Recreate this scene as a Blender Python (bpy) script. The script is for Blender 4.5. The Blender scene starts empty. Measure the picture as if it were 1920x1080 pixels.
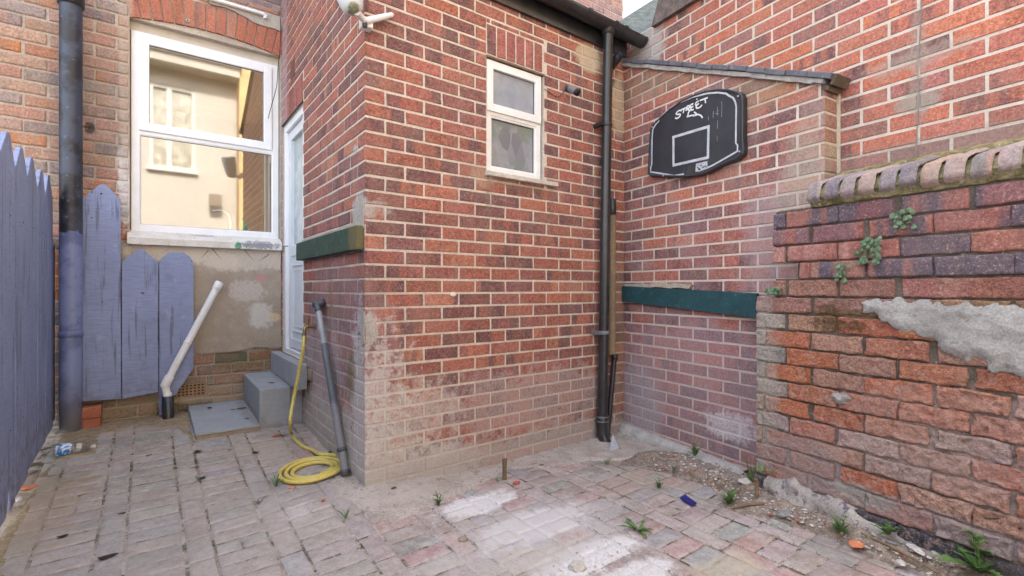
import bpy, bmesh, math, random
from mathutils import Vector, noise, Matrix
from mathutils.geometry import tessellate_polygon
R = math.radians
rnd = random.Random(7)
sc = bpy.context.scene
COL = sc.collection

# ------------------------------------------------------------------ camera
FPX = 911.0; CAMH = 1.01; YAW = R(36.74)
HX, HY = 960.0, 542.0
cd = bpy.data.cameras.new("camera"); cam = bpy.data.objects.new("camera", cd); COL.objects.link(cam)
cam.location = (0, 0, CAMH); cam.rotation_euler = (R(90), 0, -YAW)
cd.sensor_width = 36; cd.lens = FPX / 1920 * 36; cd.shift_y = 2 / 1920
cd.clip_start = 0.02; cd.clip_end = 500
sc.camera = cam

# ------------------------------------------------------------------ light
SUN_EL = R(42); SUN_AZ = R(-8)      # azimuth measured from +Y towards +X
w = bpy.data.worlds.new("World"); sc.world = w; w.use_nodes = True
nt = w.node_tree; nt.nodes.clear()
sky = nt.nodes.new('ShaderNodeTexSky'); sky.sky_type = 'NISHITA'; sky.sun_disc = False
sky.sun_elevation = SUN_EL; sky.sun_rotation = SUN_AZ; sky.air_density = 1.0; sky.dust_density = 3.0; sky.ozone_density = 0.6
bg = nt.nodes.new('ShaderNodeBackground'); bg.inputs[1].default_value = 0.15
out = nt.nodes.new('ShaderNodeOutputWorld')
hs = nt.nodes.new('ShaderNodeHueSaturation'); hs.inputs['Saturation'].default_value = .5     # a bright hazy sky
nt.links.new(sky.outputs[0], hs.inputs['Color']); nt.links.new(hs.outputs[0], bg.inputs[0]); nt.links.new(bg.outputs[0], out.inputs[0])
sd = bpy.data.lights.new("sun", 'SUN'); sd.energy = 2.2; sd.angle = R(0.6); sd.color = (1, .96, .91)
so = bpy.data.objects.new("sun", sd); COL.objects.link(so)
sdir = Vector((math.sin(SUN_AZ) * math.cos(SUN_EL), math.cos(SUN_AZ) * math.cos(SUN_EL), math.sin(SUN_EL)))
so.rotation_euler = sdir.to_track_quat('Z', 'Y').to_euler(); so.location = (0, 8, 12)
sc.view_settings.view_transform = 'Standard'; sc.view_settings.look = 'None'
sc.view_settings.gamma = 1; sc.view_settings.exposure = 3.0
sc.cycles.max_bounces = 8; sc.cycles.diffuse_bounces = 4

# ------------------------------------------------------------------ geometry of the place
FWD = Vector((math.sin(YAW), math.cos(YAW), 0)); RGT = Vector((math.cos(YAW), -math.sin(YAW), 0)); UP = Vector((0, 0, 1))
EYE = Vector((0, 0, CAMH))
def ray(x, y): return FWD + RGT * ((x - HX) / FPX) + UP * ((HY - y) / FPX)
def onY(x, y, Y): r = ray(x, y); return EYE + r * (Y / r.y)
def onX(x, y, X): r = ray(x, y); return EYE + r * (X / r.x)
def onZ(x, y, Z): r = ray(x, y); return EYE + r * ((Z - CAMH) / r.z)
def sstep(a, b, x):
    t = max(0, min(1, (x - a) / (b - a))); return t * t * (3 - 2 * t)
def G(x, y):                       # height of the yard floor
    lw = 1 - sstep(.9, 1.7, x)
    z = -.055 + .15 * sstep(2.1, 4.3, y) * lw
    z += .045 * math.exp(-((x - .9) ** 2 + (y - 2.45) ** 2) / .16)
    return z
def onG(x, y):
    z = 0
    for i in range(12):
        p = onZ(x, y, z); z = G(p.x, p.y)
    return Vector((p.x, p.y, z))
def onGW(x, y):                    # the same, but kept in front of the old wall and on the dirt banked against it
    p = onG(x, y); c = (p - OLD.o).dot(OLD.n)
    for i in range(12):
        z = G(p.x, p.y) + .055 * (1 - sstep(0, .22, c)) if c < .25 else G(p.x, p.y); p = onZ(x, y, z); c = (p - OLD.o).dot(OLD.n)
    if x > 1415 and c < .04: a, b = OLD.px(x, y, .045); p = OLD.pt(a, 0, .045); p.z = max(G(p.x, p.y) + .05, b)
    return p

class Fr:
    def __init__(s, o, u, v, n): s.o, s.u, s.v, s.n = Vector(o), Vector(u).normalized(), Vector(v).normalized(), Vector(n).normalized()
    def pt(s, a, b, c=0): return s.o + s.u * a + s.v * b + s.n * c
    def px(s, x, y, c=0):          # local (a, b) where the ray through a pixel of the photograph meets the plane
        r = ray(x, y); d = (s.o + s.n * c - EYE).dot(s.n) / r.dot(s.n); p = EYE + r * d - s.o
        return p.dot(s.u), p.dot(s.v)
XC, YF, YR = .874, 2.417, 4.35
A7 = R(7.04)
Ft = Vector((-math.sin(A7), -math.cos(A7), 0)); Fn = Vector((-math.cos(A7), math.sin(A7), 0))
FRONT = Fr((XC, YF, 0), (1, 0, 0), UP, (0, -1, 0))
SIDE = Fr((XC, YF, 0), (0, 1, 0), UP, (-1, 0, 0))
REAR = Fr((0, YR, 0), (1, 0, 0), UP, (0, -1, 0))
BALL = Fr((2.85, YF, 0), Ft, UP, Fn)
NEIG = Fr(BALL.pt(0, 0, -.125), Ft, UP, Fn)
OLD = Fr(BALL.pt(0, 0, .205), Ft, UP, Fn)
LEFT = Fr((-.49, 0, 0), (0, 1, 0), UP, (1, 0, 0))

# ------------------------------------------------------------------ mesh builder
class MB:
    def __init__(s): s.v = []; s.f = []; s.m = []; s.c1 = []; s.c2 = []; s.uv = []; s.sm = []
    def add(s, verts, faces, mi=0, c1=(.5, .5, .5), c2=(.5, .5, .5), uv=None, smooth=False):
        b = len(s.v); s.v += [tuple(p) for p in verts]
        for k, f in enumerate(faces):
            s.f.append([b + i for i in f]); s.m.append(mi); s.c1.append(c1); s.c2.append(c2); s.sm.append(smooth)
            s.uv.append([uv[i] for i in f] if uv else None)
    def box(s, lo, hi, mi=0, fr=None, bev=0):
        x0, y0, z0 = lo; x1, y1, z1 = hi
        if bev <= 0:
            P = [(x, y, z) for z in (z0, z1) for y in (y0, y1) for x in (x0, x1)]
            F = [(0, 2, 3, 1), (4, 5, 7, 6), (0, 1, 5, 4), (2, 6, 7, 3), (0, 4, 6, 2), (1, 3, 7, 5)]
        else:
            bm = bmesh.new(); bmesh.ops.create_cube(bm, size=1)
            for q in bm.verts: q.co = Vector(((x0 + x1) / 2 + q.co.x * (x1 - x0), (y0 + y1) / 2 + q.co.y * (y1 - y0), (z0 + z1) / 2 + q.co.z * (z1 - z0)))
            bmesh.ops.bevel(bm, geom=bm.edges[:], offset=bev, segments=2, affect='EDGES', profile=.6)
            bm.verts.index_update(); P = [tuple(q.co) for q in bm.verts]; F = [[q.index for q in f.verts] for f in bm.faces]; bm.free()
        if fr: P = [fr.pt(*p) for p in P]
        s.add(P, F, mi)
    def prism(s, poly, fr, c0, c1, mi=0):      # polygon in (a,b) extruded along n
        n = len(poly); P = [fr.pt(a, b, c0) for a, b in poly] + [fr.pt(a, b, c1) for a, b in poly]
        tris = tessellate_polygon([[Vector((a, b, 0)) for a, b in poly]])
        F = [tuple(t) for t in tris] + [tuple(n + i for i in t) for t in tris] + [(i, (i + 1) % n, n + (i + 1) % n, n + i) for i in range(n)]
        s.add(P, F, mi)
    def tube(s, pts, r, n=12, mi=0, caps=True, closed=False):
        pts = [Vector(p) for p in pts]; m = len(pts)
        rr = r if isinstance(r, (list, tuple)) else [r] * m
        t0 = (pts[1] - pts[0]).normalized(); ref = Vector((0, 0, 1)) if abs(t0.z) < .9 else Vector((1, 0, 0))
        nn = (ref - t0 * ref.dot(t0)).normalized(); V = []
        for i in range(m):
            t = (pts[min(i + 1, m - 1)] - pts[max(i - 1, 0)]).normalized()
            nn = (nn - t * nn.dot(t)).normalized(); b = t.cross(nn)
            for k in range(n):
                a = 2 * math.pi * k / n; V.append(pts[i] + (nn * math.cos(a) + b * math.sin(a)) * rr[i])
        F = [(i * n + k, i * n + (k + 1) % n, (i + 1) * n + (k + 1) % n, (i + 1) * n + k) for i in range(m - 1) for k in range(n)]
        s.add(V, F, mi, smooth=True)
        if caps:
            b = len(V); s.add(V[:n], [tuple(range(n))[::-1]], mi); s.add(V[-n:], [tuple(range(n))], mi)
    def build(s, name, mats, parent=None, smooth=None, bevel=0):
        me = bpy.data.meshes.new(name); me.from_pydata(s.v, [], s.f)
        if not isinstance(mats, (list, tuple)): mats = [mats]
        for m in mats: me.materials.append(m)
        me.polygons.foreach_set('material_index', s.m)
        me.polygons.foreach_set('use_smooth', [smooth if smooth is not None else k for k in s.sm])
        if any(c != (.5, .5, .5) for c in s.c1):
            for nm, cc in (('c1', s.c1), ('c2', s.c2)):
                at = me.color_attributes.new(nm, 'FLOAT_COLOR', 'CORNER'); d = []
                for p, c in zip(me.polygons, cc): d += [c[0], c[1], c[2], 1] * p.loop_total
                at.data.foreach_set('color', d)
            ul = me.uv_layers.new(name='uv'); d = []
            for p, q in zip(me.polygons, s.uv):
                for i in range(p.loop_total): d += list(q[i]) if q else [0, 0]
            ul.data.foreach_set('uv', d)
        me.update(); me.validate()
        bm = bmesh.new(); bm.from_mesh(me)
        if not any(q for q in s.uv): bmesh.ops.recalc_face_normals(bm, faces=bm.faces)
        bm.to_mesh(me); bm.free()
        o = bpy.data.objects.new(name, me); COL.objects.link(o)
        if parent: o.parent = parent
        if bevel:
            b = o.modifiers.new('bevel', 'BEVEL'); b.width = bevel; b.segments = 2; b.limit_method = 'ANGLE'
        return o
def tag(o, label=None, cat=None, group=None, kind=None):
    if label: o['label'] = label
    if cat: o['category'] = cat
    if group: o['group'] = group
    if kind: o['kind'] = kind
    return o
def thing(name, label, cat, loc=(0, 0, 0), group=None):
    o = bpy.data.objects.new(name, None); COL.objects.link(o); tag(o, label, cat, group); return o
def smooth_path(P, k=6):
    P = [Vector(p) for p in P]; Q = []
    for i in range(len(P) - 1):
        a, b, c, d = P[max(i - 1, 0)], P[i], P[i + 1], P[min(i + 2, len(P) - 1)]
        for j in range(k):
            t = j / k; Q.append(.5 * ((2 * b) + (c - a) * t + (2 * a - 5 * b + 4 * c - d) * t * t + (3 * b - a - 3 * c + d) * t ** 3))
    return Q + [P[-1]]

# ------------------------------------------------------------------ materials
class NT:
    def __init__(s, name):
        s.m = bpy.data.materials.new(name); s.m.use_nodes = True; s.t = s.m.node_tree; s.t.nodes.clear()
        s.out = s.t.nodes.new('ShaderNodeOutputMaterial'); s.b = s.n('ShaderNodeBsdfPrincipled'); s.l(s.b.outputs[0], s.out.inputs[0])
        s.pos = s.n('ShaderNodeNewGeometry').outputs['Position']
    def n(s, t, **kw):
        q = s.t.nodes.new(t)
        for k, v in kw.items(): setattr(q, k, v)
        return q
    def l(s, a, b): s.t.links.new(a, b)
    def set(s, q, i, v):
        if hasattr(v, 'is_output') or isinstance(v, bpy.types.NodeSocket): s.l(v, q.inputs[i])
        else: q.inputs[i].default_value = v
    def noise(s, scale, detail=3, rough=.6, vec=None, dist=0, col=False):
        q = s.n('ShaderNodeTexNoise'); s.set(q, 'Vector', vec or s.pos); q.inputs['Scale'].default_value = scale
        q.inputs['Detail'].default_value = detail; q.inputs['Roughness'].default_value = rough; q.inputs['Distortion'].default_value = dist
        return q.outputs['Color' if col else 'Fac']
    def math(s, op, a, b=0.0, clamp=False):
        q = s.n('ShaderNodeMath', operation=op, use_clamp=clamp); s.set(q, 0, a); s.set(q, 1, b); return q.outputs[0]
    def vmath(s, op, a, b):
        q = s.n('ShaderNodeVectorMath', operation=op); s.set(q, 0, a); s.set(q, 1, b); return q.outputs['Value' if op == 'LENGTH' else 'Vector']
    def rng(s, v, a, b, c=0.0, d=1.0, smooth=True):
        q = s.n('ShaderNodeMapRange'); q.interpolation_type = 'SMOOTHSTEP' if smooth else 'LINEAR'
        s.set(q, 0, v); q.inputs[1].default_value = a; q.inputs[2].default_value = b; q.inputs[3].default_value = c; q.inputs[4].default_value = d; return q.outputs[0]
    def mix(s, f, a, b, mode='MIX'):
        q = s.n('ShaderNodeMix', data_type='RGBA', blend_type=mode); s.set(q, 0, f)
        s.set(q, 6, (*a, 1) if isinstance(a, tuple) and len(a) == 3 else a); s.set(q, 7, (*b, 1) if isinstance(b, tuple) and len(b) == 3 else b); return q.outputs[2]
    def attr(s, n): q = s.n('ShaderNodeAttribute', attribute_name=n); return q.outputs['Color']
    def bump(s, h, strength, dist=.004, normal=None):
        q = s.n('ShaderNodeBump'); q.inputs['Strength'].default_value = strength; q.inputs['Distance'].default_value = dist
        s.set(q, 'Height', h)
        if normal: s.l(normal, q.inputs['Normal'])
        s.l(q.outputs[0], s.b.inputs['Normal']); return q.outputs[0]
    def stains(s, col, L):
        brk = s.noise(85, 4, .8) if L else None
        for c, r, color, amt, nsc, dis in L:
            v = s.vmath('SUBTRACT', s.pos, tuple(c)); v = s.vmath('DIVIDE', v, tuple(r)); d = s.vmath('LENGTH', v, (0, 0, 0))
            nz = s.noise(nsc, 8, .74); nz = s.math('MULTIPLY', s.math('SUBTRACT', nz, .5), dis * 1.7); d = s.math('ADD', d, nz)
            f = s.math('MULTIPLY', s.rng(d, .62, 1.05, amt, 0.0), s.rng(brk, .36, .56, .35 if amt < .8 else .6, 1.0)); col = s.mix(f, col, tuple(color))
        return col
def brick_mat(name, stains=(), speck=.45, band=1.0, bump=.5, grime=.25, grime_col=(.30, .22, .18), rough=.85, dust=.0, dust_col=(.5, .42, .38), rug=0, soil=0):
    M = NT(name); uv = M.n('ShaderNodeUVMap', uv_map='uv').outputs[0]
    sx = M.n('ShaderNodeSeparateXYZ'); M.l(uv, sx.inputs[0])
    cx = M.n('ShaderNodeCombineXYZ'); M.l(sx.outputs[0], cx.inputs[0]); q = M.math('MULTIPLY', sx.outputs[1], .12); M.l(q, cx.inputs[1])
    bn = M.noise(8.5, 2.5, .6, cx.outputs[0]); bf = M.rng(bn, .44, .60, 0, band)
    base = M.mix(bf, M.attr('c1'), M.attr('c2'))
    sp = M.noise(78, 7, .95); spf = M.rng(sp, .41, .59, 1 - speck * 1.15, 1 + speck * 1.15, False)
    g = M.n('ShaderNodeVectorMath', operation='SCALE'); M.l(base, g.inputs[0]); M.l(spf, g.inputs[3]); col = g.outputs[0]
    light = M.rng(M.noise(110, 4, .8), .575, .63, 0, .5); col = M.mix(light, col, (.62, .45, .33))
    if rug:
        pt = M.rng(M.noise(19, 7, .8), .53, .62, 0, .6 * rug); col = M.mix(pt, col, (.48, .33, .27)); pd = M.rng(M.noise(24, 6, .8, dist=.6), .60, .70, 0, .7 * rug); col = M.mix(pd, col, (.13, .075, .06))
    gm = M.rng(M.noise(4.5, 5, .65), .42, .72, 0, grime); col = M.mix(gm, col, grime_col)
    if dust:
        dm = M.rng(M.noise(26, 5, .7), .35, .7, 0, dust); col = M.mix(dm, col, dust_col)
    if soil: col = M.mix(M.rng(M.noise(3.2, 8, .72), .46, .62, 0, soil), col, (.20, .165, .135))
    col = M.stains(col, stains)
    M.l(col, M.b.inputs['Base Color']); M.b.inputs['Roughness'].default_value = rough; M.b.inputs['Specular IOR Level'].default_value = .25
    h = M.math('ADD', M.noise(160, 5, .8), M.math('MULTIPLY', M.noise(45, 4, .7), .8 + 2.5 * rug)); M.bump(h, bump, .003 + .005 * rug)
    return M.m
def rough_mat(name, c1, c2, c3=None, scale=6, speck=.2, bump=.4, rough=.85, stains=(), bscale=120, fine=300, spec=.3, metal=0, c3r=(.6, .7)):
    M = NT(name); f = M.rng(M.noise(scale, 6, .65), .35, .65); col = M.mix(f, c1, c2)
    if c3: col = M.mix(M.rng(M.noise(scale * 2.7, 5, .7), *c3r), col, c3)
    sf = M.rng(M.noise(fine * .4, 6, .85), .4, .6, 1 - speck, 1 + speck, False)
    g = M.n('ShaderNodeVectorMath', operation='SCALE'); M.l(col, g.inputs[0]); M.l(sf, g.inputs[3]); col = g.outputs[0]
    col = M.stains(col, stains)
    M.l(col, M.b.inputs['Base Color']); M.b.inputs['Roughness'].default_value = rough; M.b.inputs['Specular IOR Level'].default_value = spec
    M.b.inputs['Metallic'].default_value = metal
    h = M.math('ADD', M.noise(bscale, 4, .7), M.math('MULTIPLY', M.noise(bscale * .18, 3, .6), .9)); M.bump(h, bump, .004)
    return M.m
def P(x, y, fr, c=0): a, b = fr.px(x, y, c); return fr.pt(a, b, c)

ext_st = [
 (P(1035, 385, FRONT), (.022, .2, .16), (.22, .15, .12), .5, 16, 1.0), (P(918, 370, FRONT), (.03, .2, .14), (.24, .17, .13), .5, 16, 1.0), (P(975, 350, FRONT), (.25, .2, .03), (.22, .15, .11), .5, 20, 1.0),
 (P(1122, 700, FRONT), (.04, .2, .5), (.24, .19, .15), .45, 14, 1.2),
 ((1.05, 2.4, -.02), (.60, .5, .24), (.50, .485, .455), .9, 14, 1.2),
 ((1.9, 2.4, -.02), (1.5, .4, .14), (.42, .385, .36), .8, 11, 1.2),
 ((2.0, 2.4, .30), (.9, .4, .25), (.46, .38, .36), .6, 18, 1.6),
 ((1.05, 2.4, .33), (.40, .5, .22), (.55, .5, .45), .65, 22, 1.9),
 (P(1105, 110, FRONT), (.16, .2, .11), (.56, .47, .34), .95, 16, .6),
 (P(1160, 200, FRONT), (.09, .2, .28), (.52, .43, .30), .85, 14, .8),
 (P(1163, 640, FRONT), (.12, .2, .7), (.30, .22, .15), .5, 14, .8),
 (P(850, 551, FRONT), (.022, .1, .016), (.8, .76, .66), 1.0, 40, .6),
 (P(905, 330, FRONT), (.1, .2, .08), (.45, .36, .26), .5, 16, .9),
]
side_st = [
 ((.87, 3.1, .12), (.4, .9, .28), (.50, .48, .44), .9, 11, 1.3),
 ((.87, 3.2, .55), (.3, .5, .3), (.52, .48, .48), .75, 12, 1.5),
 ((.87, 2.9, .75), (.3, .75, .5), (.33, .24, .25), .5, 6, .8),
 ((.87, 2.50, .45), (.3, .14, .5), (.58, .55, .53), .8, 20, 1.8),
 ((.87, 2.62, .55), (.2, .07, .16), (.16, .15, .05), .7, 22, .9),
 ((.87, 3.0, .93), (.2, .04, .22), (.19, .17, .06), .6, 26, .9),
 ((.87, 2.5, 1.42), (.2, .12, .1), (.45, .44, .40), .85, 20, .9),
 ((.87, 2.56, 1.75), (.2, .035, .03), (.42, .44, .44), .9, 24, .4),
 ((.87, 4.25, 2.2), (.2, .13, 2.0), (.42, .34, .37), .6, 14, .8),
]
M_ext = brick_mat('extension_brick', ext_st + side_st, grime=.25, grime_col=(.34, .24, .20), speck=.5, rug=.35, bump=.6)
mort = (.64, .57, .48)
M_mort = rough_mat('extension_mortar', mort, (.56, .49, .41), (.40, .33, .27), 11, .22, .8, stains=ext_st + side_st, bscale=150)
ball_st = [
 (BALL.pt(.6, .35, 0), (.9, .9, .55), (.42, .33, .36), .45, 7, .9),
 (BALL.pt(.12, .1, 0), (.25, .3, .45), (.42, .40, .42), .6, 9, .8),
 (BALL.pt(.9, .2, 0), (.14, .2, .1), (.68, .66, .66), .65, 24, 1.4),
 (BALL.pt(.35, 2.45, 0), (.6, .7, .12), (.30, .22, .13), .55, 10, .8),
 (BALL.pt(1.0, 2.1, 0), (.6, .4, .14), (.30, .22, .13), .5, 10, .8),
 (BALL.pt(1.3, 1.25, 0), (.3, .4, .5), (.42, .34, .34), .5, 12, 1.0),
 (BALL.pt(1.36, 1.45, 0), (.12, .2, .5), (.42, .36, .26), .5, 12, 1.0),
]
M_ball = brick_mat('coped_wall_brick', ball_st, grime=.35, grime_col=(.38, .29, .28), speck=.5, rug=.35, bump=.6)
M_ballm = rough_mat('coped_wall_mortar', (.64, .55, .46), (.56, .48, .40), None, 9, .12, .5, stains=ball_st, bscale=150)
nst = [(P(1722, 190, NEIG), (.08, .1, .05), (.30, .29, .24), .8, 20, 1.2), (P(1720, 110, NEIG), (.2, .25, .05), (.36, .30, .25), .5, 20, 1.2),
       (P(1722, 120, NEIG), (.03, .04, .3), (.36, .30, .25), .45, 20, .9), (P(1215, 90, NEIG), (.12, .2, .2), (.42, .40, .37), .85, 18, 1.0), (P(1700, 290, NEIG), (.6, 1.0, .07), (.25, .2, .17), .5, 10, .6)]
M_neig = brick_mat('neighbour_brick', nst, grime=.2, grime_col=(.36, .25, .20), speck=.42, rug=.25, bump=.6)
M_neigm = rough_mat('neighbour_mortar', (.60, .54, .46), (.54, .48, .40), None, 9, .1, .4, stains=nst, bscale=150)
ow = lambda x, y: P(x, y, OLD)
old_st = [
 (ow(1430, 700), (.07, .09, .55), (.47, .42, .36), .7, 12, 1.0),
 (ow(1500, 870), (.22, .25, .16), (.40, .33, .32), .75, 10, .9),
 (ow(1700, 850), (.25, .5, .10), (.50, .38, .35), .35, 14, 1.8),
 (ow(1850, 900), (.3, .4, .12), (.50, .37, .34), .35, 14, 1.8),
 (ow(1690, 960), (.3, .55, .06), (.38, .32, .32), .7, 12, .9),
 (ow(1620, 930), (.1, .16, .05), (.42, .40, .36), .85, 12, .9),
 (ow(1570, 610), (.09, .14, .035), (.09, .055, .02), .8, 30, 1.7),
 (ow(1555, 585), (.05, .05, .05), (.09, .055, .02), .75, 34, 1.7), (ow(1960, 575), (.6, .6, .02), (.13, .11, .04), .6, 30, 1.7),
 (ow(1680, 590), (.2, .4, .025), (.12, .09, .03), .7, 28, 1.7),
 (ow(1800, 790), (.5, .5, .14), (.54, .38, .33), .38, 12, 1.9),
]
M_old = brick_mat('old_wall_brick', old_st, speck=.4, bump=1.0, grime=.18, grime_col=(.36, .24, .20), band=.8, rug=1)
M_oldt = brick_mat('old_wall_purple_brick', old_st, speck=.35, bump=.9, grime=.25, grime_col=(.22, .15, .14), band=1.0, rug=.0)
M_oldm = rough_mat('old_wall_mortar', (.14, .11, .08), (.075, .06, .045), (.34, .29, .23), 12, .25, .9, stains=old_st, bscale=90)
rear_st = [
 ((-.13, 4.35, 1.75), (.06, .3, .35), (.72, .70, .68), .95, 16, 1.0),
 ((-.3, 4.35, 2.2), (.3, .3, .5), (.24, .19, .16), .45, 7, .9),
 ((-.32, 4.35, 2.1), (.035, .2, .05), (.05, .04, .035), .95, 18, .9),
 ((.6, 4.35, .45), (.3, .3, .1), (.15, .14, .05), .6, 16, 1.3),
 ((.1, 4.35, .2), (1.1, .3, .16), (.42, .34, .24), .75, 10, 1.2),
 ((.2, 4.35, .12), (.25, .3, .05), (.08, .07, .03), .7, 16, 1.3),
 ((.5, 4.35, 3.5), (.9, .3, .35), (.25, .21, .22), .6, 7, .8),
 ((-.13, 4.35, 2.6), (.05, .3, .9), (.52, .42, .33), .7, 14, .7),
]
M_rear = brick_mat('house_brick', rear_st, speck=.4, bump=.9, grime=.3, grime_col=(.34, .26, .21), band=.6, rug=.5)
M_rearm = rough_mat('house_mortar', (.50, .43, .35), (.40, .34, .28), (.56, .48, .40), 10, .2, .7, stains=rear_st, bscale=100)
M_white = rough_mat('white_upvc', (.86, .87, .88), (.80, .81, .83), None, 5, .02, .05, .28, spec=.5)
M_dirtwhite = rough_mat('grimy_upvc', (.83, .83, .82), (.75, .75, .73), (.45, .44, .40), 7, .06, .1, .4, c3r=(.66, .8))
M_seal = rough_mat('black_seal_and_shade', (.02, .02, .02), (.03, .03, .03), rough=.6)  # also the black that stands in for shade in vents and pipe ends
M_black = rough_mat('black_plastic', (.016, .016, .018), (.03, .03, .033), (.10, .095, .09), 12, .1, .15, .32, spec=.6, c3r=(.66, .78))
M_dgrey = rough_mat('grey_plastic', (.055, .06, .07), (.085, .09, .10), (.16, .16, .16), 10, .1, .15, .42, spec=.5)
M_lead = rough_mat('lead', (.20, .21, .23), (.12, .13, .15), (.34, .34, .34), 12, .15, .5, .6)
M_slate = rough_mat('slate_blue_brick', (.13, .13, .15), (.09, .09, .105), (.22, .2, .19), 14, .2, .5, .7)
M_roofs = rough_mat('mossy_slate', (.15, .17, .15), (.09, .10, .09), (.24, .27, .20), 14, .35, .7, .85)
M_timber = rough_mat('weathered_board', (.17, .13, .115), (.10, .08, .07), (.26, .23, .21), 18, .3, .6, .9)
M_conc = rough_mat('grey_painted_step', (.35, .365, .385), (.30, .315, .335), (.20, .20, .21), 7, .12, .4, .75, c3r=(.64, .70), stains=[((.4, 3.9, .13), (.28, .4, .1), (.40, .43, .47), .35, 3, .8), ((.7, 3.64, .03), (.3, .1, .07), (.26, .22, .18), .7, 16, 1.2), ((.59, 4.0, .12), (.08, .5, .06), (.22, .20, .18), .6, 18, 1.2), ((.80, 3.9, .335), (.05, .5, .03), (.2, .19, .17), .5, 18, 1.2)])
M_stepside = rough_mat('raw_step_edge', (.36, .29, .22), (.27, .21, .16), (.42, .16, .11), 8, .2, .5, c3r=(.68, .72))

def paint_mat(name, c=(.275, .33, .53), axis='v'):
    M = NT(name); f = M.rng(M.noise(3.0, 4, .6), .3, .7)
    col = M.mix(f, c, tuple(k * .86 for k in c))
    mp = M.n('ShaderNodeMapping'); mp.inputs['Scale'].default_value = (14, 14, 150); M.l(M.pos, mp.inputs[0])
    saw = M.noise(1.0, 2, .5, mp.outputs[0]); col = M.mix(M.rng(saw, .50, .62, 0, .45), col, tuple(k * .66 for k in c))
    mp2 = M.n('ShaderNodeMapping'); mp2.inputs['Scale'].default_value = (34, 34, 2.2); M.l(M.pos, mp2.inputs[0])
    gr = M.noise(1.0, 4, .6, mp2.outputs[0]); col = M.mix(M.rng(gr, .56, .66, 0, .6), col, (.08, .085, .12)); col = M.mix(M.rng(M.noise(8, 7, .8), .56, .66, 0, .5), col, tuple(k * 1.3 for k in c)); col = M.mix(M.rng(M.noise(6, 6, .75), .58, .68, 0, .45), col, tuple(k * .6 for k in c))
    kn = M.rng(M.noise(22, 2, .5), .74, .77); col = M.mix(kn, col, (.03, .03, .04))
    sx = M.n('ShaderNodeSeparateXYZ'); M.l(M.pos, sx.inputs[0])
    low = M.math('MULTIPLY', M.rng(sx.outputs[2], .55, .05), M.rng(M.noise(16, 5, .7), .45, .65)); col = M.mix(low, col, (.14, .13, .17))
    M.l(col, M.b.inputs['Base Color']); M.b.inputs['Roughness'].default_value = .62
    h = M.math('ADD', saw, M.math('MULTIPLY', gr, -.8)); M.bump(h, .5, .004); return M.m
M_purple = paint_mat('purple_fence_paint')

# ------------------------------------------------------------------ bricks
def jit(c, a=.12):
    k = 1 + rnd.uniform(-a, a); return (c[0] * k, c[1] * k * (1 + rnd.uniform(-.06, .06)), c[2] * k * (1 + rnd.uniform(-.08, .08)))
PAL_EXT = [((.35, .125, .085), 5), ((.315, .115, .086), 6), ((.275, .108, .088), 4), ((.215, .095, .085), 3), ((.175, .085, .082), 1.5), ((.38, .155, .105), 1.5)]
DARK = (.16, .078, .076)
PAL_BALL = [((.36, .13, .095), 5), ((.32, .125, .10), 5), ((.27, .12, .105), 3), ((.21, .105, .10), 2), ((.40, .15, .095), 2)]
PAL_NEIG = [((.43, .14, .085), 5), ((.37, .128, .09), 5), ((.32, .125, .10), 3), ((.25, .115, .10), 2)]
PAL_REAR = [((.46, .29, .22), 4), ((.45, .24, .17), 4), ((.33, .255, .225), 3), ((.20, .17, .165), 2), ((.52, .20, .09), 2.5), ((.40, .30, .25), 2)]
PAL_UP = [((.42, .24, .20), 4), ((.36, .20, .17), 4), ((.28, .18, .17), 3)]
def pick(pal):
    t = rnd.uniform(0, sum(w_ for c, w_ in pal))
    for c, w_ in pal:
        t -= w_
        if t <= 0: return c
    return pal[-1][0]
def subtract(r, holes):
    L = [r]
    for ha, hb, hc, hd in holes:
        N = []
        for a, b, c, d in L:
            if hb <= a or ha >= b or hd <= c or hc >= d: N.append((a, b, c, d)); continue
            if a < ha: N.append((a, ha - .005, c, d))
            if b > hb: N.append((hb + .005, b, c, d))
            a2, b2 = max(a, ha), min(b, hb)
            if c < hc: N.append((a2, b2, c, hc - .004))
            if d > hd: N.append((a2, b2, hd + .004, d))
        L = N
    return [r for r in L if r[1] - r[0] > .014 and r[3] - r[2] > .012]
def clip_poly(poly, hp):
    a, b, c = hp; o = []
    for i in range(len(poly)):
        p, q = poly[i], poly[(i + 1) % len(poly)]; dp, dq = a * p[0] + b * p[1] - c, a * q[0] + b * q[1] - c
        if dp <= 0: o.append(p)
        if dp * dq < 0: t = dp / (dp - dq); o.append((p[0] + (q[0] - p[0]) * t, p[1] + (q[1] - p[1]) * t))
    return o
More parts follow.
